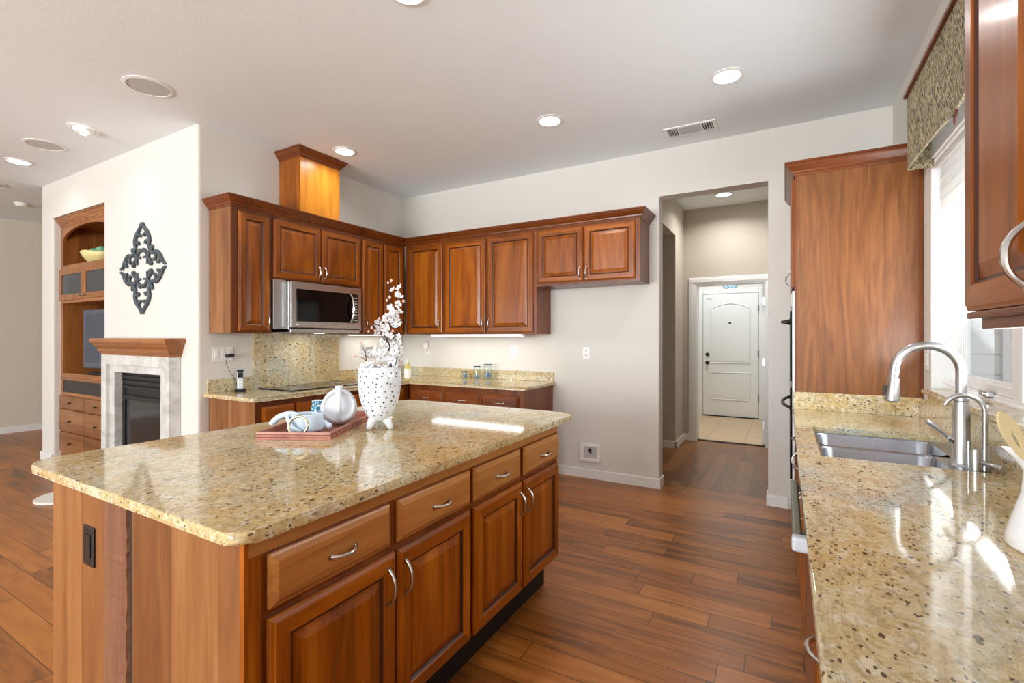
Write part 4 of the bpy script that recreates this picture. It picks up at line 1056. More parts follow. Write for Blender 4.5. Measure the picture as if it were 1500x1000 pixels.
# ================================================================== WALL FITTINGS
def outlet(loc, rotz, label, kind='duplex', name='wall_outlet'):
    t = thing(name, label, 'outlet' if name == 'wall_outlet' else 'switch', loc, rotz)
    return t
def duplex(t):
    bm = B(); box(bm, -0.036, 0.036, -0.006, -0.0003, -0.058, 0.058, 0.003); p = obj('cover_plate', bm, M['wplastic'], t)
    for z in (-0.022, 0.022):
        bm = B(); box(bm, -0.017, 0.017, -0.009, -0.006, z-0.014, z+0.014, 0.004); s = obj('socket', bm, M['wplastic'], t)
        bm = B(); box(bm, -0.008, -0.005, -0.0095, -0.0088, z-0.002, z+0.008); box(bm, 0.005, 0.008, -0.0095, -0.0088, z-0.002, z+0.008); box(bm, -0.003, 0.003, -0.0095, -0.0088, z-0.010, z-0.005); obj('slot', bm, M['dark'], s)
t = outlet((-1.678, YB, 1.209), 0, 'white wall outlet in the empty fridge space on back wall'); duplex(t)
t = outlet((-2.486, YB, 1.214), 0, 'white wall outlet above the right end of back counter'); duplex(t)
nl = thing('night_light', 'white plug-in night light on the back wall near the corner', 'night light', (-3.655, YB, 1.225))
bm = B(); box(bm, -0.034, 0.034, -0.005, -0.0003, -0.058, 0.03, 0.003); obj('cover_plate', bm, M['wplastic'], nl)
bm = B(); box(bm, -0.030, 0.030, -0.05, -0.005, 0.0, 0.085, 0.012, 3); obj('shade', bm, M['wplastic'], nl)
bm = B(); box(bm, -0.012, 0.012, -0.008, -0.005, -0.035, -0.01, 0.003); obj('socket', bm, M['speaker'], nl)
sw = thing('switch_plate', 'white three-gang switch plate with black plug on left wall', 'switch plate', (XL, 2.245, 1.227), pi/2)
bm = B(); box(bm, -0.085, 0.085, -0.006, -0.0003, -0.058, 0.058, 0.003); obj('cover_plate', bm, M['wplastic'], sw)
for x in (-0.05, 0.0): obj('rocker', box(B(), x-0.017, x+0.017, -0.010, -0.006, -0.033, 0.033, 0.002), M['wplastic'], sw)
bm = B(); box(bm, 0.036, 0.066, -0.009, -0.006, -0.033, 0.033, 0.003); obj('socket', bm, M['wplastic'], sw)
gp = thing('wall_outlet', 'grey metal outlet plate behind the blossoms on left wall', 'outlet', (XL, 3.86, 1.20), pi/2)
bm = B(); box(bm, -0.10, 0.10, -0.008, -0.0003, -0.058, 0.058, 0.003); obj('cover_plate', bm, M['steel'], gp)
for x in (-0.05, 0.05): obj('socket', box(B(), x-0.02, x+0.02, -0.010, -0.008, -0.03, 0.03, 0.002), M['speaker'], gp)
ls = thing('light_switch', 'white light switch between the oven tower and sink window', 'switch', (XW, 3.42, 1.24), -pi/2)
bm = B(); box(bm, -0.036, 0.036, -0.006, -0.0003, -0.058, 0.058, 0.003); obj('cover_plate', bm, M['wplastic'], ls)
obj('rocker', box(B(), -0.017, 0.017, -0.010, -0.006, -0.033, 0.033, 0.002), M['wplastic'], ls)
wb = thing('water_supply_box', 'white recessed ice-maker water box low on the back wall', 'valve box', (-1.637, YB, 0.247))
bm = B()
for a in ((-0.105, 0.105, 0.055, 0.088), (-0.105, 0.105, -0.088, -0.055), (-0.105, -0.065, -0.055, 0.055), (0.065, 0.105, -0.055, 0.055)): box(bm, a[0], a[1], -0.012, -0.0003, a[2], a[3], 0.003)
obj('flange', bm, M['wplastic'], wb)
bm = B(); box(bm, -0.066, 0.066, -0.003, -0.0003, -0.056, 0.056); obj('recess', bm, M['speaker'], wb)
bm = B(); cyl(bm, (0.0, -0.004, 0.03), (0.0, -0.022, 0.03), 0.012, 14); box(bm, -0.012, 0.02, -0.030, -0.018, 0.014, 0.024, 0.003); cyl(bm, (0.004, -0.012, 0.03), (0.004, -0.012, 0.0), 0.007, 10); obj('valve', bm, M['black'], wb)

# ---- ceiling fixtures
def light_fixture(x, y, label, r=0.082, power=4.0):
    t = thing('recessed_light', label, 'ceiling light', (x, y, H), 0, 'recessed ceiling lights')
    bm = B(); lathe(bm, [(r, -0.001), (r+0.022, -0.001), (r+0.022, -0.005), (r, -0.010), (r, -0.001)], n=40); obj('trim_ring', bm, M['white'], t, smooth=True)
    bm = B(); lathe(bm, [(r, -0.002), (r, -0.006), (0, -0.009)], n=40); obj('lens', bm, M['lamp'], t, smooth=True)
    l = area('downlight', (x, y, H-0.02), (0, 0, 0), 0.15, 0.15, power, (1, 0.985, 0.965), 'DISK', radians(150))
    return t
light_fixture(-0.325, 3.371, 'round recessed ceiling light just right of the air vent')
light_fixture(-1.591, 3.38, 'round recessed ceiling light left of the air vent, mid ceiling')
light_fixture(-3.464, 3.014, 'round recessed ceiling light beside the tall hood chase')
light_fixture(-1.60, 1.775, 'recessed ceiling light cut off by the top of the photo')
light_fixture(-6.376, 1.642, 'recessed ceiling light at left between two ceiling speakers', power=1.2)
light_fixture(-0.628, 6.13, 'recessed light in the hall ceiling beyond the opening', power=11.0)
eb = thing('eyeball_light', 'tilted white eyeball ceiling spotlight near the fireplace wall', 'ceiling light', (-4.925, 1.642, H))
bm = B(); lathe(bm, [(0.075, -0.001), (0.105, -0.001), (0.105, -0.005), (0.075, -0.012), (0.075, -0.001)], n=40); obj('trim_ring', bm, M['white'], eb, smooth=True)
bm = B(); lathe(bm, [(0, -0.045), (0.04, -0.043), (0.062, -0.028), (0.073, -0.002)], n=32); obj('ball', bm, M['white'], eb, smooth='all')
bm = B(); lathe(bm, [(0.042, 0.0), (0.04, -0.008), (0, -0.012)], n=24, mat=Matrix.Translation((0.02, -0.02, -0.034)) @ Matrix.Rotation(radians(-25), 4, 'X')); obj('bulb', bm, M['lamp'], eb, smooth=True)
area('eyeball_spot', (-4.92, 1.60, H-0.06), (radians(18), 0, 0), 0.08, 0.08, 0.6, (1, 0.985, 0.965), 'DISK', radians(120))
def ceiling_speaker(x, y, label):
    t = thing('ceiling_speaker', label, 'speaker', (x, y, H), 0, 'round ceiling speakers')
    bm = B(); lathe(bm, [(0.122, -0.001), (0.142, -0.001), (0.142, -0.005), (0.122, -0.009), (0.122, -0.001)], n=44); obj('rim', bm, M['white'], t, smooth=True)
    bm = B(); lathe(bm, [(0.122, -0.002), (0.118, -0.006), (0, -0.007)], n=44); obj('grille', bm, M['speaker'], t, smooth=True)
ceiling_speaker(-3.722, 1.585, 'large round ceiling speaker nearest the camera')
ceiling_speaker(-5.635, 1.612, 'round ceiling speaker between the eyeball light and left recessed light')
ceiling_speaker(-7.60, 1.72, 'far ceiling speaker cut off at the left photo edge')
sm = thing('smoke_detector', 'white smoke detector on the ceiling at far left', 'smoke detector', (-8.36, 2.18, H))
bm = B(); lathe(bm, [(0, -0.04), (0.05, -0.038), (0.062, -0.025), (0.065, -0.012), (0.075, -0.010), (0.075, -0.0005), (0, -0.0005)], n=32); obj('body', bm, M['wplastic'], sm, smooth=True)
vt = thing('ceiling_vent', 'white louvered air vent in the ceiling near the back wall', 'vent', (-0.666, 4.078, H))
bm = B()
for a in ((-0.198, 0.198, -0.098, -0.072), (-0.198, 0.198, 0.072, 0.098), (-0.198, -0.172, -0.072, 0.072), (0.172, 0.198, -0.072, 0.072), (-0.095, -0.083, -0.072, 0.072), (0.083, 0.095, -0.072, 0.072)): box(bm, a[0], a[1], a[2], a[3], -0.010, -0.0005, 0.002)
obj('frame', bm, M['white'], vt)
bm = B(); box(bm, -0.172, 0.172, -0.072, 0.072, -0.002, -0.0005); obj('duct', bm, M['dark'], vt)
bm = B()
for s in (-1, 1):
    for k in range(4): box(bm, s*(0.108+k*0.018)-0.004, s*(0.108+k*0.018)+0.004, -0.07, 0.07, -0.011, -0.002)
for k in range(7): box(bm, -0.083, 0.083, -0.066+k*0.020, -0.058+k*0.020, -0.011, -0.002)
obj('louver', bm, M['speaker'], vt)
# under-cabinet light
uc = thing('under_cabinet_light', 'lit white strip light under the tall back cabinets', 'light', (-2.78, 4.14, UZ0))
bm = B(); box(bm, -0.59, 0.56, -0.035, 0.035, -0.022, -0.0005, 0.003); obj('housing', bm, M['wplastic'], uc)
bm = B(); box(bm, -0.57, 0.54, -0.0385, 0.030, -0.026, -0.006, 0.004); obj('diffuser', bm, M['strip'], uc)
area('under_cabinet_glow', (-2.78, 4.15, UZ0-0.03), (0, 0, 0), 1.1, 0.05, 1.2, (1, 0.97, 0.93))
uc2 = thing('under_cabinet_light', 'strip light under the narrow cabinets right of the microwave', 'light', (-3.93, 3.76, UZ0))
bm = B(); box(bm, -0.03, 0.03, -0.28, 0.28, -0.010, -0.0005, 0.002); obj('housing', bm, M['wplastic'], uc2)
bm = B(); box(bm, -0.026, 0.026, -0.27, 0.27, -0.013, -0.009, 0.001); obj('diffuser', bm, M['strip'], uc2)
area('under_cabinet_glow', (-3.85, 3.76, UZ0-0.03), (0, 0, 0), 0.05, 0.5, 1.0, (1, 0.97, 0.93))

# ================================================================== DECOR
# tray
ta = atan2(0.145, 0.282)
tr = thing('serving_tray', 'reddish wooden tray with ribbed rim on the island', 'tray', (-2.005, 1.615, CT), ta)
tw_, tl_ = 0.335, 0.62
bm = B(); box(bm, -tw_/2+0.01, tw_/2-0.01, -tl_/2+0.01, tl_/2-0.01, 0.0005, 0.008); obj('base', bm, M['tray'], tr)
bm = B()
prof = [(0, 0.0005), (0.014, 0.0005), (0.014, 0.009), (0.008, 0.010), (0.008, 0.012), (0.014, 0.013), (0.014, 0.021), (0.008, 0.022), (0.008, 0.024), (0.014, 0.025), (0.013, 0.034), (0, 0.034)]
hw, hl = tw_/2-0.014, tl_/2-0.014
pth = [(-hw, -hl, -1, -1), (hw, -hl, 1, -1), (hw, hl, 1, 1), (-hw, hl, -1, 1)]
rings = [[bm.verts.new((x+nx*o, y+ny*o, z)) for o, z in prof] for x, y, nx, ny in pth]
for i in range(4):
    a, b = rings[i], rings[(i+1) % 4]
    for k in range(len(prof)): bm.faces.new((a[k], a[(k+1) % len(prof)], b[(k+1) % len(prof)], b[k]))
obj('rim', bm, M['tray'], tr)
# jug
VF = Vector((-sin(math.atan(400/701)), cos(math.atan(400/701)), 0))
jg = thing('ceramic_jug', 'round white ceramic jug with strap handle on the tray', 'jug', (-1.955, 1.665, CT+0.008), radians(49))
bm = B()
nu_, nv = 48, 28; grid = []
for j in range(nv+1):
    ph = -pi/2+pi*j/nv; row = []
    for i in range(nu_):
        th = 2*pi*i/nu_
        zz = sin(ph); rad = cos(ph)*(1+0.12*(-zz))
        x = 0.088*rad*cos(th); y = 0.062*rad*sin(th); z = 0.092+0.092*zz
        # dished front: push inwards near the centre of the front
        if y < 0:
            e = (x/0.072)**2+((z-0.098)/0.070)**2
            if e < 1: y += 0.034*(1-e)**0.5
        row.append((x, y, z))
    grid.append(row)
vs = [[bm.verts.new(p) for p in r] for r in grid[1:-1]]
bot = bm.verts.new((0, 0, 0.0)); top = bm.verts.new((0, 0, 0.184))
for a, b in zip(vs[:-1], vs[1:]):
    for k in range(nu_): bm.faces.new((a[k], a[(k+1) % nu_], b[(k+1) % nu_], b[k]))
for k in range(nu_): bm.faces.new((bot, vs[0][(k+1) % nu_], vs[0][k])); bm.faces.new((top, vs[-1][k], vs[-1][(k+1) % nu_]))
for v in bm.verts: v.co.z = max(v.co.z, 0.004)
obj('body', bm, M['ceramic'], jg, smooth='all')
bm = B(); tube(bm, smooth_path([(0, -0.008, 0.182), (0, -0.034, 0.168), (0, -0.058, 0.120), (0, -0.060, 0.07), (0, -0.052, 0.034)], 5), 0.0125, 12, flat=0.7, up=(0, 1, 0)); obj('handle', bm, M['ceramic'], jg, smooth='all')
bm = B(); lathe(bm, [(0.022, 0.165), (0.017, 0.184), (0.020, 0.196), (0.014, 0.197), (0.010, 0.175)], n=24); obj('neck', bm, M['ceramic'], jg, smooth='all')
# mosaic jar
mj = thing('mosaic_jar', 'small blue mosaic glass jar behind the white jug', 'jar', (-2.178, 1.722, CT+0.008))
bm = B(); lathe(bm, [(0, 0), (0.036, 0), (0.040, 0.006), (0.040, 0.072), (0.033, 0.082), (0.033, 0.090), (0.028, 0.090), (0.028, 0.080), (0, 0.02)], n=28); obj('body', bm, M['mosaic'], mj, smooth=True)
bm = B(); lathe(bm, [(0.034, 0.088), (0.0365, 0.090), (0.0365, 0.100), (0.034, 0.103), (0, 0.104)], n=28); obj('lid', bm, M['mosaic'], mj, smooth=True)
# pale blue band with ring
bdg = thing('cloth_band', 'pale blue rolled cloth band with long tails on the tray', 'cloth', (-1.965, 1.475, CT+0.009), radians(30))
bm = B()
nn = 40
pth_ = []
for k in range(nn+1):
    a = 2*pi*k/nn
    r = 1+0.05*sin(5*a)
    pth_.append((0.078*r*cos(a), 0.055*r*sin(a)))
for (x0, y0), (x1, y1) in zip(pth_[:-1], pth_[1:]):
    pass
outer = [[bm.verts.new((x*s, y*s, z)) for s, z in ((0.97, 0.0), (1.03, 0.012), (1.03, 0.072), (0.98, 0.082), (0.90, 0.080), (0.88, 0.070), (0.88, 0.0))] for x, y in pth_[:-1]]
for i in range(nn):
    a, b = outer[i], outer[(i+1) % nn]
    for k in range(7): bm.faces.new((a[k], a[(k+1) % 7], b[(k+1) % 7], b[k]))
obj('roll', bm, M['blueband'], bdg, smooth='all')
bm = B(); tube(bm, smooth_path([(-0.03, 0.0, 0.070), (-0.07, 0.0, 0.078), (-0.115, -0.004, 0.068), (-0.145, -0.008, 0.042), (-0.150, -0.010, 0.030)], 5), [0.010]*11+[0.014]*8+[0.015, 0.012], 12, flat=0.7, up=(0, 0, 1)) if False else tube(bm, smooth_path([(-0.03, 0.0, 0.070), (-0.07, 0.0, 0.078), (-0.115, -0.004, 0.068), (-0.145, -0.008, 0.042), (-0.150, -0.010, 0.030)], 5), 0.014, 12)
tube(bm, smooth_path([(0.04, 0.03, 0.03), (0.075, 0.03, 0.028), (0.098, 0.028, 0.020), (0.115, 0.026, 0.012)], 5), [0.018]*8+[0.014]*6+[0.009, 0.006], 12)
obj('tail', bm, M['blueband'], bdg, smooth='all')
bm = B(); tube(bm, smooth_path([(-0.06, -0.05, 0.075), (-0.045, -0.066, 0.05), (-0.02, -0.064, 0.02), (0.01, -0.063, 0.006)], 5), 0.012, 12, flat=0.6); obj('knot', bm, M['blueband'], bdg, smooth='all')
rg = B(); tube(rg, [(0.042*cos(a*pi/24), 0.0, 0.042*sin(a*pi/24)) for a in range(49)], 0.0058, 10, cap=False)
o = obj('napkin_ring', rg, M['gold'], smooth='all'); o.location = (-1.892, 1.385, CT+0.052); o.rotation_euler = (radians(-12), 0, radians(28))
tag(o, 'shiny pale gold ring leaning on the blue cloth band', 'ring')
# vase
VX, VY = -1.735, 1.725
vs_ = thing('footed_vase', 'white speckled egg-shaped vase standing on three stub feet', 'vase', (VX, VY, CT))
prof = [(0, 0.036), (0.030, 0.038), (0.052, 0.052), (0.072, 0.086), (0.086, 0.122), (0.096, 0.160), (0.103, 0.205), (0.105, 0.240), (0.103, 0.275), (0.099, 0.303), (0.096, 0.303), (0.098, 0.27), (0.10, 0.235), (0.09, 0.16), (0.06, 0.08), (0, 0.055)]
bm = B(); lathe(bm, prof, n=56, mi=0)
def vr(z):
    P_ = [(q[1], q[0]) for q in prof[1:10]]
    for (z0, r0), (z1, r1) in zip(P_[:-1], P_[1:]):
        if z0 <= z <= z1: return r0+(r1-r0)*(z-z0)/(z1-z0)
    return 0.1
for row in range(10):
    z = 0.068+row*0.0235; r = vr(z); cnt = int(2*pi*r/0.034)
    for k in range(cnt):
        a = 2*pi*(k+0.5*(row % 2))/cnt+random.uniform(-0.12, 0.12); zz = z+random.uniform(-0.007, 0.007); r = vr(zz)
        s = random.uniform(0.0033, 0.0050)
        n_ = Vector((cos(a), sin(a), 0)); u_ = Vector((-sin(a), cos(a), 0)); w_ = Vector((0, 0, 1))
        dz = (vr(min(zz+0.006, 0.302))-vr(max(zz-0.006, 0.039)))/0.012
        w_ = (w_+n_*dz).normalized(); nn_ = u_.cross(w_)
        c = n_*r+Vector((0, 0, zz))+nn_*0.0006
        f = bm.faces.new([bm.verts.new(c+u_*s*cos(q*pi/4)+w_*s*sin(q*pi/4)) for q in range(8)]); f.material_index = 1
me_o = obj('body', bm, [M['ceramic'], M['dot']], vs_, smooth='all')
for k in range(3):
    a = radians(-105+120*k)
    bm = B(); tube(bm, [(0.030*cos(a), 0.030*sin(a), 0.060), (0.045*cos(a), 0.045*sin(a), 0.035), (0.058*cos(a), 0.058*sin(a), 0.010), (0.060*cos(a), 0.060*sin(a), 0.0005)], [0.026, 0.020, 0.014, 0.010], 16); obj('foot', bm, M['ceramic'], vs_, smooth='all')
# blossom branches
th_ = math.atan(400/701)
RV = Vector((cos(th_), sin(th_), 0))
def at(u, v, dep=0.0):   # photo pixel -> point in the plane of the vase
    k = 701/2.334
    c = Vector((VX, VY, CT))
    un0 = 750+701*(c.dot(RV))/c.dot(VF)
    d = c.dot(VF)+dep
    return VF*d+RV*((u-750)/701*d)+Vector((0, 0, 1.362-(v-494)/701*d))
def cr7(x, y): return (510+x/6.664, 400+y/6.664)
def petal_flower(r, seed):
    random.seed(seed); bm = B()
    for k in range(5):
        a = 2*pi*k/5+random.uniform(-0.15, 0.15); ca, sa = cos(a), sin(a)
        pr = r*random.uniform(0.9, 1.1); wdt = pr*0.42; lift = random.uniform(0.25, 0.6)
        c = [(0.08, 0, 0), (0.45, 0.75, 0.10), (0.80, 0.95, 0.30), (1.0, 0.45, 0.5), (1.02, 0, 0.42), (1.0, -0.45, 0.5), (0.80, -0.95, 0.30), (0.45, -0.75, 0.10)]
        top = [bm.verts.new((pr*x*ca-wdt*y*sa, pr*x*sa+wdt*y*ca, pr*z*lift)) for x, y, z in c]
        mid = bm.verts.new((pr*0.6*ca, pr*0.6*sa, pr*0.08*lift))
        for q in range(8): bm.faces.new((top[q], top[(q+1) % 8], mid))
    lathe(bm, [(0, 0.0), (r*0.14, 0.001), (r*0.12, r*0.18), (0, r*0.22)], n=8, mi=1)
    me = bpy.data.meshes.new('blossom'); bm.to_mesh(me); bm.free()
    me.materials.append(M['petal']); me.materials.append(M['yellow'])
    for p in me.polygons: p.use_smooth = True
    return me
FLM = [petal_flower(0.018+0.0025*(k % 3), 40+k) for k in range(4)]
bm = B(); lathe(bm, [(0, -0.006), (0.005, -0.002), (0.0055, 0.003), (0.0, 0.009)], n=10); bud_me = bpy.data.meshes.new('bud'); bm.to_mesh(bm and bud_me); bm.free(); bud_me.materials.append(M['pink'])
random.seed(21)
def branch(label, paths, flowers, buds, dep):
    t = thing('blossom_branch', label, 'flower branch', (VX, VY, CT+0.06), 0, 'artificial blossom branches')
    org = Vector((VX, VY, CT+0.06))
    bm = B()
    for p, r0 in paths:
        P_ = [at(*cr7(x, y), dep+random.uniform(-0.01, 0.01))-org for x, y in p]
        if p[0][1] > 940: P_.insert(0, Vector((P_[0].x*0.45, P_[0].y*0.45, 0.012)))
        P_ = smooth_path(P_, 4); m = len(P_)
        tube(bm, P_, [r0*(1-0.6*i/(m-1)) for i in range(m)], 7)
    obj('stem', bm, M['stem'], t, smooth='all')
    for k, (x, y) in enumerate(flowers):
        o = bpy.data.objects.new('blossom', FLM[random.randrange(4)]); COL.objects.link(o); o.parent = t
        o.location = at(*cr7(x, y), dep+random.uniform(-0.035, 0.035))-org
        dirn = (-VF*random.uniform(0.4, 1.0)+RV*random.uniform(-0.8, 0.8)+Vector((0, 0, random.uniform(-0.2, 0.9)))).normalized()
        o.rotation_euler = dirn.to_track_quat('Z', 'Y').to_euler(); s = random.uniform(0.8, 1.15); o.scale = (s, s, s)
    for x, y in buds:
        o = bpy.data.objects.new('bud', bud_me); COL.objects.link(o); o.parent = t
        o.location = at(*cr7(x, y), dep)-org; s = random.uniform(0.9, 1.4); o.scale = (s, s, s)
branch('tallest blossom branch rising from the white vase', [([(420, 980), (400, 760), (385, 640), (400, 520), (420, 380), (405, 240), (392, 100)], 0.0042), ([(410, 420), (470, 320), (490, 200), (495, 130)], 0.0022), ([(400, 560), (440, 470), (490, 400)], 0.002), ([(400, 300), (380, 265)], 0.0012), ([(440, 640), (480, 540), (470, 450)], 0.0022)],
       [(430, 160), (495, 140), (485, 205), (502, 225), (480, 305), (410, 335), (500, 380), (430, 380), (415, 395), (465, 420), (385, 430), (440, 450), (490, 480), (440, 510), (480, 515), (400, 470), (360, 440), (455, 480), (420, 430)], [(390, 97), (405, 240), (380, 268), (540, 275), (420, 75)], 0.0)
branch('middle blossom branch leaning left above the vase', [([(400, 985), (405, 720), (370, 640), (330, 560), (280, 500), (232, 540)], 0.0036), ([(390, 680), (350, 640), (320, 600), (300, 450)], 0.0022), ([(405, 700), (440, 640), (435, 570)], 0.002)],
       [(285, 490), (300, 510), (280, 575), (360, 520), (370, 545), (335, 540), (360, 580), (345, 690), (410, 610), (450, 640), (370, 720), (400, 790), (440, 700), (450, 760), (420, 810), (330, 670), (390, 830), (430, 850), (350, 770), (470, 690)], [(305, 443), (230, 535), (435, 565), (200, 570)], -0.03)
branch('low blossom branch at left side of the vase', [([(330, 985), (250, 930), (180, 860), (130, 820), (68, 812)], 0.003), ([(180, 870), (165, 780), (125, 690)], 0.0022), ([(300, 960), (330, 880), (370, 860)], 0.002)],
       [(140, 730), (130, 790), (200, 780), (240, 770), (210, 900), (180, 930), (240, 880), (160, 900), (300, 770), (290, 850), (350, 850), (280, 800), (230, 930), (320, 830), (265, 750), (200, 920)], [(65, 810), (125, 680), (270, 910), (160, 940)], 0.03)
branch('short blossom branch at right side of the vase', [([(440, 985), (470, 850), (490, 740), (480, 620)], 0.003), ([(470, 850), (500, 800), (510, 730)], 0.0018)],
       [(400, 850), (450, 840), (500, 780), (460, 890), (350, 940), (300, 945), (460, 940), (500, 720), (490, 620), (475, 800), (505, 850), (410, 900), (380, 940), (495, 680)], [(510, 650), (500, 880)], 0.02)

# phone on counter
ph = thing('cordless_phone', 'silver and black cordless phone standing in its charger', 'phone', (-3.93, 2.335, CT), radians(62))
bm = B(); box(bm, -0.045, 0.045, -0.045, 0.045, 0.0005, 0.018, 0.008, 3); box(bm, -0.03, 0.03, 0.005, 0.035, 0.018, 0.045, 0.006); obj('charger', bm, M['black'], ph)
bm = B(); vs = []
box(bm, -0.024, 0.024, -0.011, 0.011, 0.0, 0.165, 0.008, 3)
bmesh.ops.transform(bm, matrix=Matrix.Translation((0, 0.0, 0.018)) @ Matrix.Rotation(radians(-14), 4, 'X'), verts=bm.verts); hs = obj('handset', bm, M['handset'], ph, smooth=True)
bm = B(); box(bm, -0.020, 0.020, -0.0125, -0.0108, 0.095, 0.14, 0.001); box(bm, -0.024, 0.024, -0.0125, 0.0115, 0.142, 0.166, 0.004)
bmesh.ops.transform(bm, matrix=Matrix.Translation((0, 0.0, 0.018)) @ Matrix.Rotation(radians(-14), 4, 'X'), verts=bm.verts); obj('display', bm, M['black'], hs)
bm = B()
for r in range(5):
    for c in range(3): box(bm, -0.016+c*0.012, -0.008+c*0.012, -0.0125, -0.0108, 0.02+r*0.013, 0.028+r*0.013)
bmesh.ops.transform(bm, matrix=Matrix.Translation((0, 0.0, 0.018)) @ Matrix.Rotation(radians(-14), 4, 'X'), verts=bm.verts); obj('keypad', bm, M['label'], hs)
pc = thing('power_cord', 'thin black phone cord and plug hanging from switch plate', 'cord', (XL, 2.29, 1.21), pi/2)
bm = B(); box(bm, -0.028, 0.030, -0.045, -0.010, -0.012, 0.014, 0.006, 3); obj('plug', bm, M['black'], pc)
bm = B(); tube(bm, smooth_path([(-0.02, -0.03, -0.012), (-0.03, -0.028, -0.06), (0.0, -0.03, -0.13), (0.03, -0.035, -0.19), (0.05, -0.045, -0.25), (0.045, -0.06, -0.285)], 6), 0.0022, 8); obj('cable', bm, M['black'], pc, smooth='all')
# jars on the back counter
def glass_jar(x, y, r, h, label, fill):
    t = thing('glass_jar', label, 'jar', (x, y, CT), 0, 'clear glass jars on back counter')
    bm = B(); lathe(bm, [(0, 0.001), (r-0.004, 0.001), (r, 0.006), (r, h-0.02), (r*0.94, h-0.008), (r*0.94, h), (r*0.90, h), (r*0.90, h-0.008), (r-0.004, h-0.022), (r-0.004, 0.008), (0, 0.005)], n=32); obj('jar_body', bm, M['jarglass'], t, smooth=True)
    bm = B(); lathe(bm, [(r*0.98, h), (r*1.0, h+0.003), (r*0.98, h+0.012), (0, h+0.014)], n=32); obj('lid', bm, M['dkglass'] , t, smooth=True)
    bm = B()
    random.seed(int(x*100))
    for k in range(26):
        a = random.uniform(0, 2*pi); q = (r-0.016)*sqrt(random.random()); z = 0.010+random.random()*fill; s = random.uniform(0.006, 0.010)
        lathe(bm, [(s*sin(pi*j/6), -s*cos(pi*j/6)) for j in range(7)], q*cos(a), q*sin(a), z+s, 8)
    c = obj('contents', bm, M['blueshell'], t, smooth='all'); c['kind'] = 'stuff'
glass_jar(-3.02, 4.26, 0.036, 0.072, 'shortest clear glass jar on the back counter', 0.035)
glass_jar(-2.865, 4.265, 0.037, 0.130, 'middle-height clear glass jar on the back counter', 0.03)
glass_jar(-2.725, 4.265, 0.046, 0.155, 'tallest clear glass jar with blue shells on back counter', 0.06)
# bottle behind the vase
bo = thing('oil_bottle', 'pale yellow bottle with white label in the counter corner', 'bottle', (-3.475, 3.86, CT))
bm = B(); lathe(bm, [(0, 0.001), (0.034, 0.001), (0.036, 0.006), (0.036, 0.125), (0.028, 0.150), (0.013, 0.165), (0.012, 0.195), (0, 0.195)], n=24); obj('glass', bm, M['oil'], bo, smooth=True)
bm = B(); lathe(bm, [(0.0365, 0.018), (0.0368, 0.05), (0.0368, 0.112), (0.0365, 0.118)], n=24); obj('label', bm, M['label'], bo, smooth=True)
bm = B(); lathe(bm, [(0.014, 0.188), (0.014, 0.212), (0, 0.214)], n=16); obj('cap', bm, M['label'], bo, smooth=True)
# pitcher and spoon at right edge
PX, PY = 0.515, 1.425
pi_ = thing('enamel_pitcher', 'white enamel pitcher at the right edge of the sink counter', 'pitcher', (PX, PY, CT))
bm = B()
prof = [(0, 0.001), (0.098, 0.001), (0.102, 0.008), (0.098, 0.03), (0.075, 0.115), (0.066, 0.16), (0.070, 0.185), (0.078, 0.200), (0.075, 0.201), (0.066, 0.185), (0.062, 0.16), (0.07, 0.115), (0.09, 0.03), (0, 0.01)]
lathe(bm, prof, n=48)
for v in bm.verts:
    if v.co.z > 0.15:
        a = atan2(v.co.y, v.co.x)
        d_ = abs(((a-radians(160)+pi) % (2*pi))-pi)
        if d_ < 0.6:
            k = (1-d_/0.6)*(v.co.z-0.15)/0.05; v.co.x += 0.030*k*cos(radians(160)); v.co.y += 0.030*k*sin(radians(160)); v.co.z += 0.006*k
obj('body', bm, M['enamel'], pi_, smooth='all')
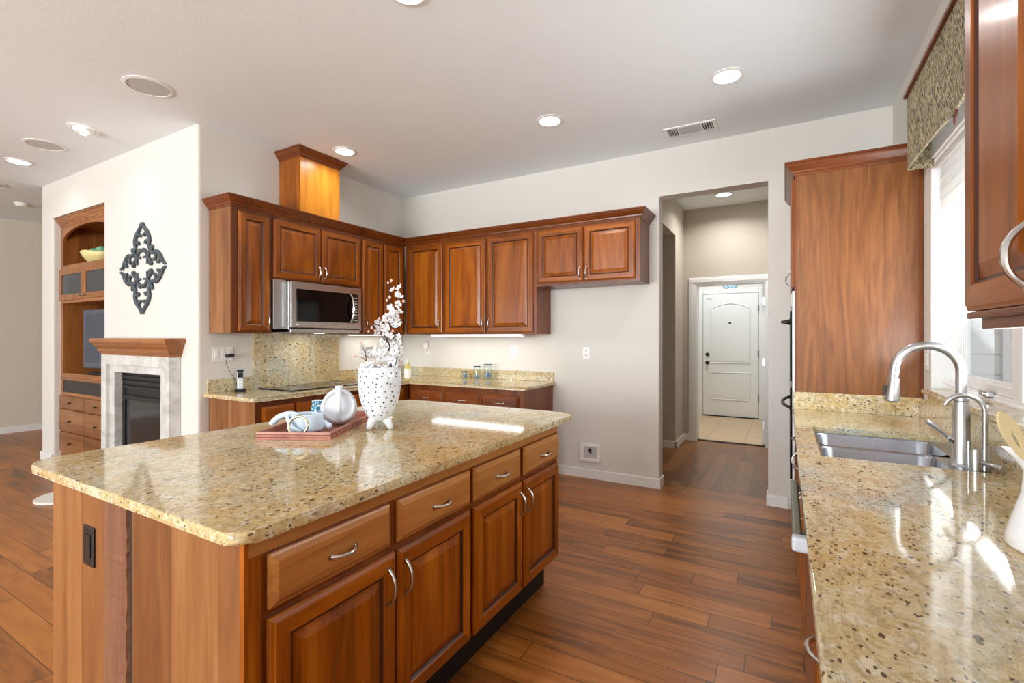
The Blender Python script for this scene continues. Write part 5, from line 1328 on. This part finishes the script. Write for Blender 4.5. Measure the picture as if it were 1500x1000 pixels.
bm = B(); tube(bm, smooth_path([(0.065, -0.01, 0.175), (0.11, -0.02, 0.17), (0.115, -0.02, 0.11), (0.085, -0.012, 0.07)], 6), 0.009, 10); obj('handle', bm, M['enamel'], pi_, smooth='all')
sp_ = thing('wooden_spoon', 'pale wooden slotted spoon standing in the white pitcher', 'spoon', (PX, PY, CT))
th_ = math.atan(400/701)
S_TIP = Vector((-0.0150, 0.0195, 0.300)); S_R = Vector((cos(th_), sin(th_), 0)); S_N = Vector((-sin(th_), cos(th_), 0))
tipw = Vector((0.382, 1.350, 1.209)); tipl = tipw-Vector((PX, PY, CT))
AX = (S_R*0.51-Vector((0, 0, 0.86))).normalized(); SD = (S_R*0.86+Vector((0, 0, 0.51))).normalized(); S_N = AX.cross(SD)
bm = B()
def sp_w(t): return 0.0175*max(0.0, sin(pi*min(1.0, (t/0.125)**0.75)))**0.7 if t < 0.118 else 0.0055
ts = [0.0005+0.125*k/24 for k in range(25)]
outer = [(t, sp_w(t)) for t in ts]+[(t, -sp_w(t)) for t in ts[::-1]]
n_ = len(outer)
slot = [(0.066+0.022*cos(2*pi*k/n_+pi), 0.0052*sin(-2*pi*k/n_+pi)) for k in range(n_)]
def spv(t, w, d): return bm.verts.new(tipl+AX*t+SD*w+S_N*d)
R0 = [[spv(t, w, d) for t, w in ring] for d in (-0.003, 0.003) for ring in (outer, slot)]
for k in range(n_):
    q = (k+1) % n_
    for a, b in ((0, 1), (2, 3), (0, 2), (1, 3)):
        try: bm.faces.new((R0[a][k], R0[a][q], R0[b][q], R0[b][k]))
        except Exception: pass
obj('blade', bm, M['beech'], sp_)
bm = B(); tube(bm, [tipl+AX*t for t in (0.117, 0.2, 0.325)], [0.0058, 0.0055, 0.006], 12); obj('handle', bm, M['beech'], sp_, smooth='all')
# small rug glimpsed left of the island
o = tag(obj('rug', prism(B(), [(-5.33+0.20*cos(k*pi/20), 1.66+0.20*sin(k*pi/20)) for k in range(40)], 0.0005, 0.016, bev=0.006), M['rug']), 'small cream round mat on the floor left of the island', 'rug')
